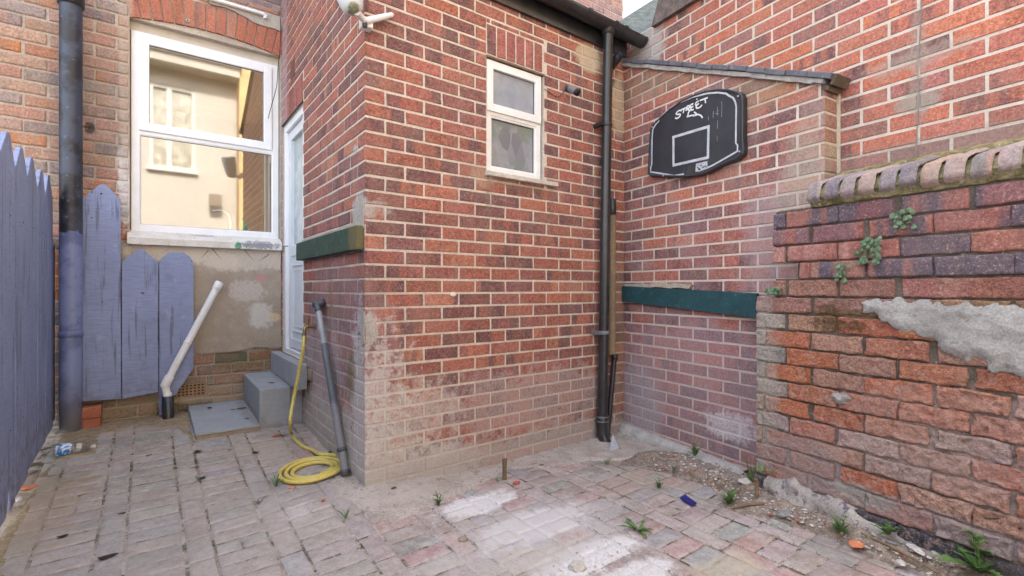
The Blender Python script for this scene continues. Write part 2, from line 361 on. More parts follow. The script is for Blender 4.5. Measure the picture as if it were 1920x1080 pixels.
def flat_brick(mb, fr, poly, col, h=0.0, base=-.007, bev=.0022, mi=0, j=.0017):
    n = len(poly); cx = sum(p[0] for p in poly) / n; cy = sum(p[1] for p in poly) / n
    c1 = jit(pick(col) if isinstance(col, list) else col)
    c2 = DARK if rnd.random() < .6 else jit(pick(col) if isinstance(col, list) else col, .2)
    if rnd.random() < .3: c2 = c1
    so = (rnd.uniform(0, 90), rnd.uniform(0, 90)); V = []; UV = []
    hh = h + rnd.uniform(-.0008, .0008)
    jj = [(rnd.uniform(-j, j), rnd.uniform(-j, j)) for _ in poly]
    for ring, (ins, o) in enumerate(((0, base), (0, hh - bev), (bev, hh))):
        for (a, b), q in zip(poly, jj):
            da, db = a - cx, b - cy
            a2 = a - math.copysign(min(ins, abs(da)), da) + q[0]; b2 = b - math.copysign(min(ins, abs(db)), db) + q[1]
            V.append(fr.pt(a2, b2, o)); UV.append((a2 - cx + so[0], b2 - cy + so[1]))
    F = []
    for r_ in (0, 1):
        for i in range(n):
            k = (i + 1) % n; F.append((r_ * n + i, r_ * n + k, (r_ + 1) * n + k, (r_ + 1) * n + i))
    F.append(tuple(range(2 * n, 3 * n)))
    mb.add(V, F, mi, c1, c2, UV)
def rough_brick(mb, fr, rect, col, h=.004, base=-.012, amp=.003, nx=14, nz=6, er=.012, wob=.003, ns=30, mi=0, c2=None, gz=None, cj=.12, tilt=0, smooth=True):
    a0, a1, b0, b1 = rect; W, H = a1 - a0, b1 - b0
    c1 = jit(pick(col) if isinstance(col, list) else col, cj); c2 = c2 or jit(pick(col) if isinstance(col, list) else col, cj)
    so = (rnd.uniform(0, 90), rnd.uniform(0, 90)); sd_ = rnd.uniform(0, 50); V = []; UV = []
    tx, ty = rnd.uniform(-tilt, tilt), rnd.uniform(-tilt, tilt)
    def dist(k, n): t = k / n; return t + .0 * t if n < 5 else (t - .10 * math.sin(2 * math.pi * t) )
    for j in range(nz + 1):
        for i in range(nx + 1):
            s_, t_ = dist(i, nx), dist(j, nz); a, b = a0 + s_ * W, b0 + t_ * H
            de = min(min(s_, 1 - s_) * W, min(t_, 1 - t_) * H)
            dx, dz = min(s_, 1 - s_) * W, min(t_, 1 - t_) * H
            rr = er; ee = rr - math.hypot(max(0, rr - dx), max(0, rr - dz)); e = max(0, min(1, ee / rr)); prof = math.sqrt(max(0, 1 - (1 - e) ** 2))
            pw = fr.pt(a, b, 0); nv = Vector((pw.x * ns + sd_, pw.y * ns, pw.z * ns))
            f = noise.fractal(nv, 1.0, 2.0, 3); f2 = noise.noise(nv * .35)
            o = base + (h - base) * prof + amp * (f * 1.2 + f2 * .5) * prof + tx * (s_ - .5) + ty * (t_ - .5)
            wa = noise.noise(Vector((sd_, a * 25, b * 25))) * wob; wb = noise.noise(Vector((sd_ + 9, a * 18, b * 18))) * wob
            p = fr.pt(a + wa, b + wb, o)
            if gz: p.z += gz(p.x, p.y)
            V.append(p); UV.append((a - a0 + so[0], b - b0 + so[1]))
    n1 = nx + 1
    F = [(j * n1 + i, j * n1 + i + 1, (j + 1) * n1 + i + 1, (j + 1) * n1 + i) for j in range(nz) for i in range(nx)]
    mb.add(V, F, mi, c1, c2, UV, smooth=smooth)
def courses(fn, u0, u1, z0, z1, pu=.2205, pz=.075, zo=.013, m=.0125, holes=(), clip=(), par=0, uoff=0.0, jitter=0.0, headers=None):
    k = math.floor((z0 - zo) / pz)
    while zo + k * pz < z1:
        a = zo + k * pz + m / 2; b = a + pz - m; a, b = max(a, z0), min(b, z1)
        if b - a > .01:
            half = (k + par) % 2; hdr = headers and (k % headers == 0)
            step = pu / 2 if hdr else pu
            off = uoff + (step / 2 if half else 0) - step * math.ceil((uoff + step - u0) / step) - step
            u = off
            while u < u1:
                jl, jr = (rnd.uniform(-jitter, jitter) for _ in (0, 1))
                x0, x1 = max(u + m / 2 + jl, u0), min(u + step - m / 2 + jr, u1)
                if x1 - x0 > .014:
                    for r_ in subtract((x0, x1, a, b), holes):
                        fn(r_, k)
                u += step
        k += 1
def mortar(mb, fr, u0, u1, z0, z1, holes=(), o=-.0035, th=.1, mi=0, cap0=True):
    us = sorted({u0, u1, *[min(max(h, u0), u1) for q in holes for h in q[:2]]}); zs = sorted({z0, z1, *[min(max(h, z0), z1) for q in holes for h in q[2:]]})
    for i in range(len(us) - 1):
        for j in range(len(zs) - 1):
            cu, cz = (us[i] + us[i + 1]) / 2, (zs[j] + zs[j + 1]) / 2
            if any(h[0] < cu < h[1] and h[2] < cz < h[3] for h in holes): continue
            mb.add([fr.pt(a, b, o) for a, b in ((us[i], zs[j]), (us[i + 1], zs[j]), (us[i + 1], zs[j + 1]), (us[i], zs[j + 1]))], [(0, 1, 2, 3)], mi, uv=[(0, 0)] * 4)
            mb.add([fr.pt(a, b, -th) for a, b in ((us[i], zs[j]), (us[i + 1], zs[j]), (us[i + 1], zs[j + 1]), (us[i], zs[j + 1]))], [(0, 3, 2, 1)], mi, uv=[(0, 0)] * 4)
    for h in holes:
        for (a, b), (c, d) in (((h[0], h[2]), (h[0], h[3])), ((h[1], h[2]), (h[1], h[3])), ((h[0], h[2]), (h[1], h[2])), ((h[0], h[3]), (h[1], h[3]))):
            mb.add([fr.pt(a, b, o), fr.pt(c, d, o), fr.pt(c, d, -th), fr.pt(a, b, -th)], [(0, 1, 2, 3)], mi, uv=[(0, 0)] * 4)
    for (a, b), (c, d) in (((u0, z0), (u0, z1)), ((u1, z0), (u1, z1)), ((u0, z1), (u1, z1)))[0 if cap0 else 1:]:
        mb.add([fr.pt(a, b, o), fr.pt(c, d, o), fr.pt(c, d, -th), fr.pt(a, b, -th)], [(0, 1, 2, 3)], mi, uv=[(0, 0)] * 4)

def blob_poly(poly, sub=4, amp=.01, seed=0, sc_=12):    # irregular outline
    Q = []
    for i in range(len(poly)):
        p, q = Vector(poly[i]), Vector(poly[(i + 1) % len(poly)])
        for k in range(sub):
            v = p.lerp(q, k / sub); Q.append((v.x + amp * noise.noise(Vector((v.x * sc_, v.y * sc_, seed))), v.y + amp * noise.noise(Vector((v.x * sc_, v.y * sc_, seed + 7)))))
    return Q
def in_poly(x, y, poly):
    c = False; n = len(poly)
    for i in range(n):
        (x1, y1), (x2, y2) = poly[i], poly[(i + 1) % n]
        if (y1 > y) != (y2 > y) and x < (x2 - x1) * (y - y1) / (y2 - y1) + x1: c = not c
    return c

# ================================================================== THE YARD FLOOR
def ground_struct():
    mb = MB(); xs = [-30, -12, -5, -2] + [-1 + .1 * i for i in range(46)] + [5, 9, 16, 30]; ys = [-30, -12, -5, -2] + [-1 + .1 * i for i in range(57)] + [6, 9, 16, 30]
    n = len(xs); V = [(x, y, G(x, y) - .0038) for y in ys for x in xs]
    F = [(j * n + i, j * n + i + 1, (j + 1) * n + i + 1, (j + 1) * n + i) for j in range(len(ys) - 1) for i in range(n - 1)]
    mb.add(V, F, smooth=True)
    tag(mb.build('ground', M_joint, smooth=True), kind='structure')
pv = lambda x, y: onG(x, y)
pave_st = [
 (pv(885, 948), (.28, .11, .3), (.70, .69, .68), .97, 6, 1.3),
 (pv(1000, 985), (.32, .16, .3), (.69, .68, .67), .93, 5, 1.5),
 (pv(1120, 1035), (.30, .11, .3), (.69, .68, .67), .97, 6, 1.4), (pv(1200, 1075), (.2, .09, .3), (.66, .65, .64), .9, 6, 1.4), (pv(1010, 990), (.6, .35, .3), (.50, .47, .455), .6, 5, 1.2),
 (pv(1000, 1050), (.30, .10, .3), (.50, .46, .40), .6, 9, 1.2),
 (pv(560, 960), (.10, .08, .2), (.62, .55, .53), .7, 14, 1.5),
 (pv(1360, 1070), (.25, .10, .2), (.48, .42, .30), .6, 12, 1.2),
 (pv(1240, 890), (.5, .22, .3), (.36, .29, .22), .55, 12, 1.3),
 (pv(60, 960), (.22, .5, .3), (.36, .28, .19), .7, 10, 1.2),
 (pv(250, 800), (.7, .22, .3), (.42, .34, .26), .7, 10, 1.2),
 (pv(520, 840), (.35, .25, .3), (.42, .34, .28), .5, 10, 1.2),
 (pv(400, 1000), (.9, .7, .3), (.46, .42, .40), .3, 6, 1.3),
]
M_joint = rough_mat('joint_sand', (.44, .39, .35), (.24, .20, .16), (.075, .07, .04), 5, .3, .9, .95, bscale=90, c3r=(.5, .6), stains=pave_st)
M_pave = brick_mat('worn_block_paving', pave_st, speck=.24, band=.35, bump=.7, grime=.4, grime_col=(.49, .445, .415), rough=.9, dust=.6, dust_col=(.53, .48, .45), soil=.42)
PAL_PAVE = [((.36, .31, .285), 8), ((.33, .315, .295), 3), ((.355, .285, .265), 2), ((.29, .29, .275), 4)]
PAL_PAVE_R = [((.34, .285, .265), 5), ((.235, .245, .245), 4), ((.36, .21, .195), 2.5), ((.32, .245, .23), 3)]
GF = Fr((0, 0, 0), (1, 0, 0), (0, 1, 0), UP)
def paving():
    mb = MB()
    def blk(x0, x1, y0, y1, pal):
        cx, cy = (x0 + x1) / 2, (y0 + y1) / 2
        if cx < -.52 or cx > 2.62 or cy > 4.36 or cy < -.4: return
        if cx > XC + .05 and cy > YF: return
        m = .0022
        near = math.hypot(cx, cy) < 2.6
        rough_brick(mb, GF, (x0 + m * 1.0, x1 - m * 1.0, y0 + m * .45, y1 - m * .45), pal, h=.0 + rnd.uniform(-.002, .001), base=-.007, amp=.0014, nx=10 if x1 - x0 > .15 else 6, nz=10 if y1 - y0 > .15 else 6, er=.0045, wob=.003, ns=22, gz=G, cj=.08, tilt=.002)
    # double-width columns of flat-laid blocks split by single stretcher columns
    c0 = -.175; per = .2915; n1 = per / 3
    for k in range(-2, 10):
        xa = c0 + per * k; pal = PAL_PAVE if k < 3 else PAL_PAVE_R
        y = -.5 + rnd.uniform(0, .1)
        while y < 4.4: blk(xa, xa + n1, y, y + 2 * n1, pal); y += 2 * n1
        y = -.5 + rnd.uniform(0, .1)
        while y < 4.4:
            if rnd.random() < .06: blk(xa + n1, xa + 2 * n1, y, y + n1, pal); blk(xa + 2 * n1, xa + 3 * n1, y, y + n1, pal)
            else: blk(xa + n1, xa + 3 * n1, y, y + n1, pal)
            y += n1
    tag(mb.build('paving', M_pave), kind='structure')
paving(); ground_struct()

def sheet_on_ground(name, px_poly, mat, h=.004, amp=.012, res=.02, bumps=.004, kind='structure', hf=None):
    poly = [(q.x, q.y) for q in (onG(*p) for p in px_poly)]; poly = blob_poly(poly, 6, amp, 3.3)
    x0, x1 = min(p[0] for p in poly), max(p[0] for p in poly); y0, y1 = min(p[1] for p in poly), max(p[1] for p in poly)
    nx, ny = int((x1 - x0) / res) + 2, int((y1 - y0) / res) + 2; mb = MB(); idx = {}; V = []
    def dist_edge(x, y):
        best = 9
        for i in range(len(poly)):
            ax, ay = poly[i]; bx, by = poly[(i + 1) % len(poly)]; dx, dy = bx - ax, by - ay; L = dx * dx + dy * dy or 1e-9
            t = max(0, min(1, ((x - ax) * dx + (y - ay) * dy) / L)); best = min(best, math.hypot(x - ax - t * dx, y - ay - t * dy))
        return best
    inside = {}
    for j in range(ny):
        for i in range(nx):
            x, y = x0 + i * res, y0 + j * res; d = dist_edge(x, y); ins = in_poly(x, y, poly); sd_ = d if ins else -d
            e = max(-1, min(1, sd_ / (res * 1.2)))
            z = G(x, y) + (h if sd_ > 0 else h * 0) * max(0, e) - (.012 if sd_ < 0 else 0) * min(1, -e if e < 0 else 0) + bumps * noise.fractal(Vector((x * 14, y * 14, 1.7)), 1, 2, 4) * (1 if sd_ > 0 else 0)
            if hf and sd_ > 0: z += hf(x, y) * min(1, sd_ / .06)
            idx[i, j] = len(V); V.append((x, y, z)); inside[i, j] = sd_ > -res * 1.1
    F = [(idx[i, j], idx[i + 1, j], idx[i + 1, j + 1], idx[i, j + 1]) for j in range(ny - 1) for i in range(nx - 1) if inside[i, j] or inside[i + 1, j] or inside[i + 1, j + 1] or inside[i, j + 1]]
    mb.add(V, F, smooth=True); return tag(mb.build(name, mat), kind=kind)
M_concrete = rough_mat('bare_concrete', (.38, .325, .275), (.47, .42, .375), (.25, .205, .165), 9, .3, .9, .9, bscale=110, c3r=(.54, .68),
    stains=[((1.0, 2.3, 0), (.25, .12, .2), (.47, .42, .38), .6, 10, 1.0)])
sheet_on_ground('concrete_apron', [(575, 800), (640, 845), (690, 880), (900, 830), (1120, 790), (1172, 780), (1200, 800), (1300, 855), (1260, 870), (1180, 862), (1100, 864), (1030, 878), (955, 880), (905, 905), (870, 925), (810, 950), (775, 963), (748, 983), (735, 984), (705, 965), (640, 930), (615, 905), (640, 890), (600, 855)], M_concrete, .005, bumps=.006)
M_dirt = rough_mat('dry_dirt', (.17, .13, .10), (.29, .235, .19), (.48, .43, .39), 26, .35, 1.0, .95, bscale=70, c3r=(.58, .7))
def dirt_h(x, y):
    q = Vector((x, y, 0)) - OLD.o; c = q.dot(OLD.n); return .055 * (1 - sstep(0, .22, c)) + .008 * noise.noise(Vector((x * 9, y * 9, 0)))
sheet_on_ground('dirt', [(1160, 868), (1190, 850), (1290, 862), (1400, 905), (1440, 880), (1600, 950), (1780, 1040), (1920, 1075), (2100, 1200), (1960, 1240), (1850, 1160), (1760, 1090), (1640, 1050), (1560, 1010), (1460, 978), (1390, 960), (1345, 945), (1370, 925), (1310, 905), (1250, 890), (1215, 880)], M_dirt, .004, .03, .016, .005, 'stuff', dirt_h)
sheet_on_ground('dirt', [(-60, 1100), (0, 1000), (40, 950), (100, 860), (120, 800), (150, 790), (300, 770), (350, 770), (362, 830), (330, 800), (250, 800), (190, 812), (180, 850), (110, 862), (75, 905), (45, 960), (25, 1010), (-10, 1110)], rough_mat('sandy_dirt', (.36, .28, .18), (.25, .19, .12), (.42, .37, .3), 22, .3, 1.0, .95, bscale=70), .004, .03, .016, .005, 'stuff')

# ================================================================== REAR EXTENSION
ext = thing('brick_extension', 'red brick ground-floor extension with small white window, back door and black gutter', 'building')
uw0, uw1, zw0, zw1 = .743, 1.191, 1.716, 2.410          # small window
FW = 1.985
mb = MB()
clipz = 2.83
fh = [(uw0, uw1, zw0, zw1)]
def bfun(fr, pal, h=0, clips=()):
    def f(r_, k):
        p = [(r_[0], r_[2]), (r_[1], r_[2]), (r_[1], r_[3]), (r_[0], r_[3])]
        for c in clips: p = clip_poly(p, c)
        if len(p) >= 3: flat_brick(mb, fr, p, pal, h)
    return f
sold = (uw0 - .0, uw1 + .0, zw1, 2.605)
courses(bfun(FRONT, PAL_EXT), 0, FW, -.12, clipz, holes=[fh[0], sold], par=1)
u = uw0 + .004
while u < uw1 - .03: flat_brick(mb, FRONT, [(u, zw1 + .012), (min(u + .062, uw1), zw1 + .012), (min(u + .062, uw1), 2.598), (u, 2.598)], [((.30, .10, .09), 1), ((.24, .095, .09), 1), ((.34, .12, .1), 1)]); u += .0735
mortar(mb, FRONT, .0035, FW, -.15, clipz, fh, mi=1, cap0=False)
# side wall with the door opening
ud0, ud1, zd0, zd1 = 1.236, 1.905, .50, 2.335
dh = [(ud0, ud1, zd0, zd1)]; vent = (1.475, 1.61, 2.615, 2.755)
rise = [(-.55, 1, 2.83)]; SL = YR - YF
ssold = (ud0, 1.78, zd1, 2.56)
courses(bfun(SIDE, PAL_EXT, 0, rise), 0, SL, -.12, 3.9, holes=[dh[0], vent, ssold, (-.02, 1.235, 1.215, 1.335)], par=0)
u = ud0 + .004
while u < 1.76: flat_brick(mb, SIDE, [(u, zd1 + .014), (u + .062, zd1 + .014), (u + .062, 2.552), (u, 2.552)], [((.30, .10, .09), 1), ((.36, .11, .07), 1)]); u += .0735
n0 = len(mb.v)
mortar(mb, SIDE, .0035, SL, -.15, 2.83, dh, mi=1, cap0=False)
mb.add([SIDE.pt(.0035, 2.83, -.0035), SIDE.pt(SL, 2.83, -.0035), SIDE.pt(SL, 2.83 + .55 * SL, -.0035)], [(0, 1, 2)], 1, uv=[(0, 0)] * 3)
mb.build('wall', [M_ext, M_mort], ext)
# lintel patch of old mortar above the timber
mb = MB()
poly = blob_poly([SIDE.px(*p) for p in ((668, 378), (683, 372), (683, 428), (640, 436), (566, 458), (566, 451), (620, 436), (662, 418))], 5, .01, 1)
mb.prism(poly, SIDE, -.004, .004); mb.build('mortar_patch', rough_mat('patch_mortar', (.44, .40, .34), (.36, .32, .27), (.5, .47, .42), 16, .2, .9), ext)
mb = MB()
mb.prism(blob_poly([(0.0, .86), (.03, .90), (.055, .84), (.07, .78), (.04, .72), (.01, .73), (0, .78)], 5, .012, 2), FRONT, -.004, .006)
mb.prism(blob_poly([(0.0, .90), (.07, .90), (.06, .80), (.04, .72), (0, .74)], 5, .012, 4), SIDE, -.004, .005)
mb.build('mortar_patch', rough_mat('patch_cement', (.45, .42, .38), (.36, .34, .31), (.52, .49, .46), 20, .2, .9), ext)
# fascia, gutter, roof
mb = MB(); mb.box((XC - .01, YF - .022, 2.742), (2.86, YF - .001, 2.87), bev=.003); mb.build('fascia', M_black, ext)
def half_pipe(mb, a, b, r, th=.003, n=12, mi=0):
    a, b = Vector(a), Vector(b); t = (b - a).normalized(); s_ = t.cross(UP).normalized(); V = []
    for q in (a, b):
        for rr in (r, r - th):
            for k in range(n + 1):
                an = math.pi + math.pi * k / n; V.append(q + s_ * math.cos(an) * rr + UP * math.sin(an) * rr)
    m_ = n + 1; F = []
    for k in range(n): F += [(k, k + 1, 2 * m_ + k + 1, 2 * m_ + k), (m_ + k, m_ + k + 1, 3 * m_ + k + 1, 3 * m_ + k), (k, k + 1, m_ + k + 1, m_ + k), (2 * m_ + k, 2 * m_ + k + 1, 3 * m_ + k + 1, 3 * m_ + k)]
    for e in (0, n): F += [(e, m_ + e, 3 * m_ + e, 2 * m_ + e)]
    mb.add(V, F, mi, smooth=False)
    C0 = len(mb.v)
mb = MB(); gy = YF - .085; gz = 2.875
half_pipe(mb, (XC - .03, gy, gz + .01), (2.955, gy, gz - .005), .056, .004)
for gx in (1.3, 2.34, 2.60, 2.70): half_pipe(mb, (gx, gy, gz + .003), (gx + .035, gy, gz + .003), .0615, .006)
# closed end
V = [(2.95, gy, gz)] + [(2.95, gy + .056 * math.cos(math.pi + math.pi * k / 12), gz + .056 * math.sin(math.pi + math.pi * k / 12)) for k in range(13)]
mb.add(V, [(0, k, k + 1) for k in range(1, 13)])
gut = mb.build('gutter', M_black, ext, smooth=False)
mb = MB()
V = [(XC - .02, YF - .06, 2.885), (2.93, YF - .06, 2.885), (2.93, YR, 2.885 + .55 * (SL + .06)), (XC - .02, YR, 2.885 + .55 * (SL + .06))]
mb.add(V + [(x, y, z + .02) for x, y, z in V], [(0, 3, 2, 1), (4, 5, 6, 7), (0, 1, 5, 4), (1, 2, 6, 5), (2, 3, 7, 6), (3, 0, 4, 7)]); mb.build('roof', M_roofs, ext)
# air vent in the side wall
mb = MB()
for i in range(9):
    a = vent[0] + .006 + (vent[1] - vent[0] - .012) * i / 8; mb.box((a - .003, vent[2] + .003, -.012), (a + .003, vent[3] - .003, .002), fr=SIDE)
for i in range(9):
    b = vent[2] + .006 + (vent[3] - vent[2] - .012) * i / 8; mb.box((vent[0] + .003, b - .003, -.012), (vent[1] - .003, b + .003, .0005), fr=SIDE)
mb.build('air_vent', rough_mat('terracotta_vent', (.24, .12, .09), (.18, .09, .07)), ext)
mb = MB(); mb.box((vent[0], vent[2], -.03), (vent[1], vent[3], -.014), fr=SIDE); mb.build('vent_shade', M_seal, ext)  # black box stands in for the shade behind the vent bars

# --- small window
M_obsc = None
def pane_mat(name, c1, c2, c3, sc_, rough=.12):
    M = NT(name); vo = M.n('ShaderNodeTexVoronoi'); vo.inputs['Scale'].default_value = sc_; mp = M.n('ShaderNodeMapping'); mp.inputs['Scale'].default_value = (1.4, 1.4, .7); mp.inputs['Rotation'].default_value = (.3, .5, .2)
    M.l(M.pos, mp.inputs[0]); M.l(mp.outputs[0], vo.inputs[0]); q = M.n('ShaderNodeSeparateColor'); M.l(vo.outputs['Color'], q.inputs[0])
    col = M.mix(q.outputs[0], c1, c2); col = M.mix(M.rng(M.noise(7, 3), .4, .65), col, c3)
    M.l(col, M.b.inputs['Base Color']); M.b.inputs['Roughness'].default_value = rough; M.b.inputs['Specular IOR Level'].default_value = .7; M.bump(M.noise(60, 2), .15, .002); return M.m
win = MB(); o0 = -.028
def frame_rect(mb, fr, a0, a1, b0, b1, t, c0, c1, bev=.004, mi=0):
    mb.box((a0, b0, c0), (a0 + t, b1, c1), mi, fr, bev); mb.box((a1 - t, b0, c0), (a1, b1, c1), mi, fr, bev)
    mb.box((a0 + t - .002, b0, c0 + .0005), (a1 - t + .002, b0 + t, c1 - .0005), mi, fr, bev); mb.box((a0 + t - .002, b1 - t, c0 + .0005), (a1 - t + .002, b1, c1 - .0005), mi, fr, bev)
sw = MB(); frame_rect(sw, FRONT, uw0 + .004, uw1 - .012, zw0, zw1 - .012, .036, -.075, -.020)
zt = 2.085
sw.box((uw0 + .03, zt - .02, -.074), (uw1 - .04, zt + .02, -.0215), 0, FRONT, .003)
wp = sw.build('window', M_dirtwhite, ext, bevel=0)
s2 = MB(); frame_rect(s2, FRONT, uw0 + .006, uw1 - .016, zt + .002, zw1 - .016, .048, -.06, -.008); s2.build('sash', M_dirtwhite, wp)
s2 = MB(); frame_rect(s2, FRONT, uw0 + .038, uw1 - .046, zw0 + .032, zt - .018, .014, -.05, -.026, .003); s2.build('bead', M_dirtwhite, wp)
s2 = MB(); s2.box((uw0 + .055, zt + .05, -.035), (uw1 - .065, zw1 - .064, -.030), 0, FRONT); s2.build('pane', pane_mat('frosted_pane', (.26, .29, .34), (.30, .33, .37), (.36, .38, .40), 9), wp)
s2 = MB(); s2.box((uw0 + .05, zw0 + .044, -.045), (uw1 - .058, zt - .03, -.040), 0, FRONT); s2.build('pane', pane_mat('leaf_patterned_pane', (.15, .155, .18), (.34, .35, .37), (.20, .24, .20), 11), wp)
for a, b, c, d in ((uw0 + .052, uw1 - .062, zt + .047, zw1 - .061), (uw0 + .0505, uw1 - .0585, zw0 + .0445, zt - .0305)):
    s2 = MB(); frame_rect(s2, FRONT, a, b, c, d, .005, -.036 if c > zt else -.046, -.0255 if c > zt else -.036, 0); s2.build('seal', M_seal, wp)
s2 = MB(); s2.box((uw0 - .012, zw0 - .03, -.07), (uw1 + .10, zw0 - .002, .030), 0, FRONT, .004)
s2.build('sill', rough_mat('weathered_sill', (.62, .58, .50), (.48, .44, .38), (.10, .10, .09), 16, .15, .6, c3r=(.62, .68)), ext)
s2 = MB(); s2.box((uw0 - .004, zw1 - .011, -.05), (uw1 + .006, zw1 + .002, .004), 0, FRONT, .002); s2.build('head_trim', rough_mat('rusted_trim', (.22, .15, .10), (.14, .10, .08), (.34, .28, .22), 20), ext)

# --- painted timber lintel on the side wall
M_green = rough_mat('green_painted_timber', (.050, .088, .060), (.036, .062, .046), (.13, .14, .09), 12, .3, .8, .75, c3r=(.58, .68), stains=[((XC - .03, 2.46, 1.28), (.06, .11, .12), (.16, .13, .06), .85, 16, .7)])
lt = MB(); lt.box((.015, 1.212, -.03), (1.262, 1.333, .040), 0, SIDE, .004); lt.build('lintel', M_green, ext)

# --- door
dr = MB(); 
M_door = rough_mat('white_door_skin', (.70, .73, .76), (.62, .66, .70), None, 4, .02, .05, .4)
frame_rect(dr, SIDE, ud0 + .004, ud1 - .01, zd0 - .02, zd1, .055, -.085, -.012)
door = dr.build('door', M_white, ext)
d2 = MB(); a0, a1, b0, b1 = ud0 + .062, ud1 - .068, zd0 + .045, zd1 - .06
frame_rect(d2, SIDE, a0, a1, b0, b1, .075, -.085, -.035); d2.box((a0 + .07, b0 + .07, -.075), (a1 - .07, 1.32, -.046), 0, SIDE, .003)
d2.box((a0 + .07, 1.27, -.08), (a1 - .07, 1.36, -.036), 0, SIDE, .003)
frame_rect(d2, SIDE, a0 + .10, a1 - .10, b0 + .13, 1.2, .012, -.05, -.036, .003); frame_rect(d2, SIDE, a0 + .13, a1 - .13, b0 + .17, 1.16, .008, -.05, -.040, .002)
d2.build('leaf', M_door, door)
d2 = MB(); d2.box((a0 + .07, 1.36, -.066), (a1 - .07, b1 - .07, -.060), 0, SIDE); d2.build('pane', pane_mat('door_glass', (.30, .36, .36), (.36, .42, .42), (.45, .52, .52), 6), door)
d2 = MB()
for z in (.75, 1.42, 2.0): d2 = MB(); d2.box((a1 - .004, z, -.06), (a1 + .012, z + .1, -.028), 0, SIDE, .003); d2.build('hinge', M_dirtwhite, door)
d2 = MB(); d2.tube([SIDE.pt(a1 + .006, 1.36, -.03), SIDE.pt(a1 + .006, 1.36, .0), SIDE.pt(a1 + .03, 1.36, .004)], .007, 8); d2.build('handle', rough_mat('steel', (.4, .4, .4), (.3, .3, .3), metal=1, rough=.35), door)
d2 = MB(); d2.box((ud0 - .004, zd0 - .052, -.12), (ud1 - .002, zd0 - .018, .012), 0, SIDE, .004); d2.build('threshold', M_stepside, door)
d2 = MB(); d2.box((ud0 - .0, zd1 + .002, -.05), (ud1, zd1 + .012, .006), 0, SIDE, .002); d2.build('drip_bar', M_seal, door)
# dark interior behind the door and small window
d2 = MB(); d2.box((XC + .101, YF + .101, .02), (2.8, YR - .02, 2.6)); d2.build('inner_lining', rough_mat('inner_plaster', (.3, .28, .26), (.25, .23, .21)), ext)

# ================================================================== MAIN HOUSE
house = thing('brick_house', 'old weathered brick terraced house with large white kitchen window and rendered patch below it', 'building')
WX0, WX1, WZ0, WZ1 = -.112, .868, 1.42, 2.93
mb = MB()
def arch_z(x): t = (x - WX0) / (WX1 - WX0) * 2 - 1; return 2.925 + .05 * (1 - t * t)
up_holes = [(WX0, WX1, 1.32, 2.99), (XC + .0, 2.9, -1, 3.85), (5.12, 6.1, 4.2, 5.35), (.33, XC, .55, 1.33), (.15, .38, .3, .385), (-6.1, -.14, 3.35, 3.36), (-.135, 1.0, 2.9, 3.2)]
up_holes = [(WX0, WX1, 1.32, 2.99), (XC, 2.9, -1, 3.85), (5.12, 6.1, 4.35, 5.35)]
cut_holes = up_holes + [(.345, XC, .525, 1.33), (.13, .345, .205, .305), (WX0, WX1, 2.9, 3.10), (WX0 + .15, WX1 - .05, 3.08, 3.185)]
def rf(r_, k):
    if r_[3] < 3.35 and r_[1] > -1.2 and r_[0] < XC: 
        rough_brick(mb, REAR, r_, PAL_REAR if r_[2] > .56 else [((.36, .22, .15), 2), ((.16, .15, .15), 1), ((.40, .19, .13), 1)], h=.001, base=-.010, amp=.0028, nx=14, nz=7, er=.005, wob=.003, ns=38)
courses(rf, -1.3, XC, -.1, 3.3, pu=.232, pz=.083, zo=.02, m=.008, holes=cut_holes, jitter=.004, uoff=.05)
def fu(r_, k): flat_brick(mb, REAR, [(r_[0], r_[2]), (r_[1], r_[2]), (r_[1], r_[3]), (r_[0], r_[3])], PAL_UP if r_[0] > 1 else PAL_REAR, mi=0)
courses(fu, -2.4, 7.6, 3.28, 5.9, pu=.232, pz=.083, zo=.02, m=.012, holes=up_holes[1:])
courses(fu, -2.4, -1.3, -.1, 3.28, pu=.232, pz=.083, zo=.02, m=.012)
# gauged arch of soldier bricks over the window
nA = 15
for i in range(nA):
    xa, xb = WX0 + (WX1 - WX0) * i / nA, WX0 + (WX1 - WX0) * (i + 1) / nA; fan = .02
    ta, tb = (xa - .378) * .10, (xb - .378) * .10
    flat_brick(mb, REAR, [(xa + .004, arch_z(xa)), (xb - .004, arch_z(xb)), (xb - .004 + tb, arch_z(xb) + .20), (xa + .004 + ta, arch_z(xa) + .20)], [((.48, .17, .10), 3), ((.44, .15, .095), 2), ((.46, .24, .18), 1)], h=.006)
for i in range(nA):      # underside of the arch
    xa, xb = WX0 + (WX1 - WX0) * i / nA, WX0 + (WX1 - WX0) * (i + 1) / nA
    mb.add([REAR.pt(xa + .003, arch_z(xa) - .001, .004), REAR.pt(xb - .003, arch_z(xb) - .001, .004), REAR.pt(xb - .003, arch_z(xb) - .001, -.06), REAR.pt(xa + .003, arch_z(xa) - .001, -.06)], [(0, 1, 2, 3)], 0, (.30, .09, .05), (.26, .09, .06), [(0, 0), (.06, 0), (.06, .06), (0, .06)])
mortar(mb, REAR, -8, 9, -.2, 6.4, [(WX0, WX1, 1.33, 2.925), (5.12, 6.1, 4.35, 5.35), (.13, .345, .205, .305)], o=-.006, th=.12, mi=1)
hw = mb.build('wall', [M_rear, M_rearm], house)
mb = MB(); mb.box((-8, YR + .13, -.2), (-1.5, 8, 6.4)); mb.box((2.4, YR + .13, -.2), (9, 8, 6.4)); mb.box((-1.5, YR + .13, 3.1), (2.4, 8, 6.4)); mb.build('body', M_rearm, house)  # unseen mass, made this long and tall to block sun from the yard
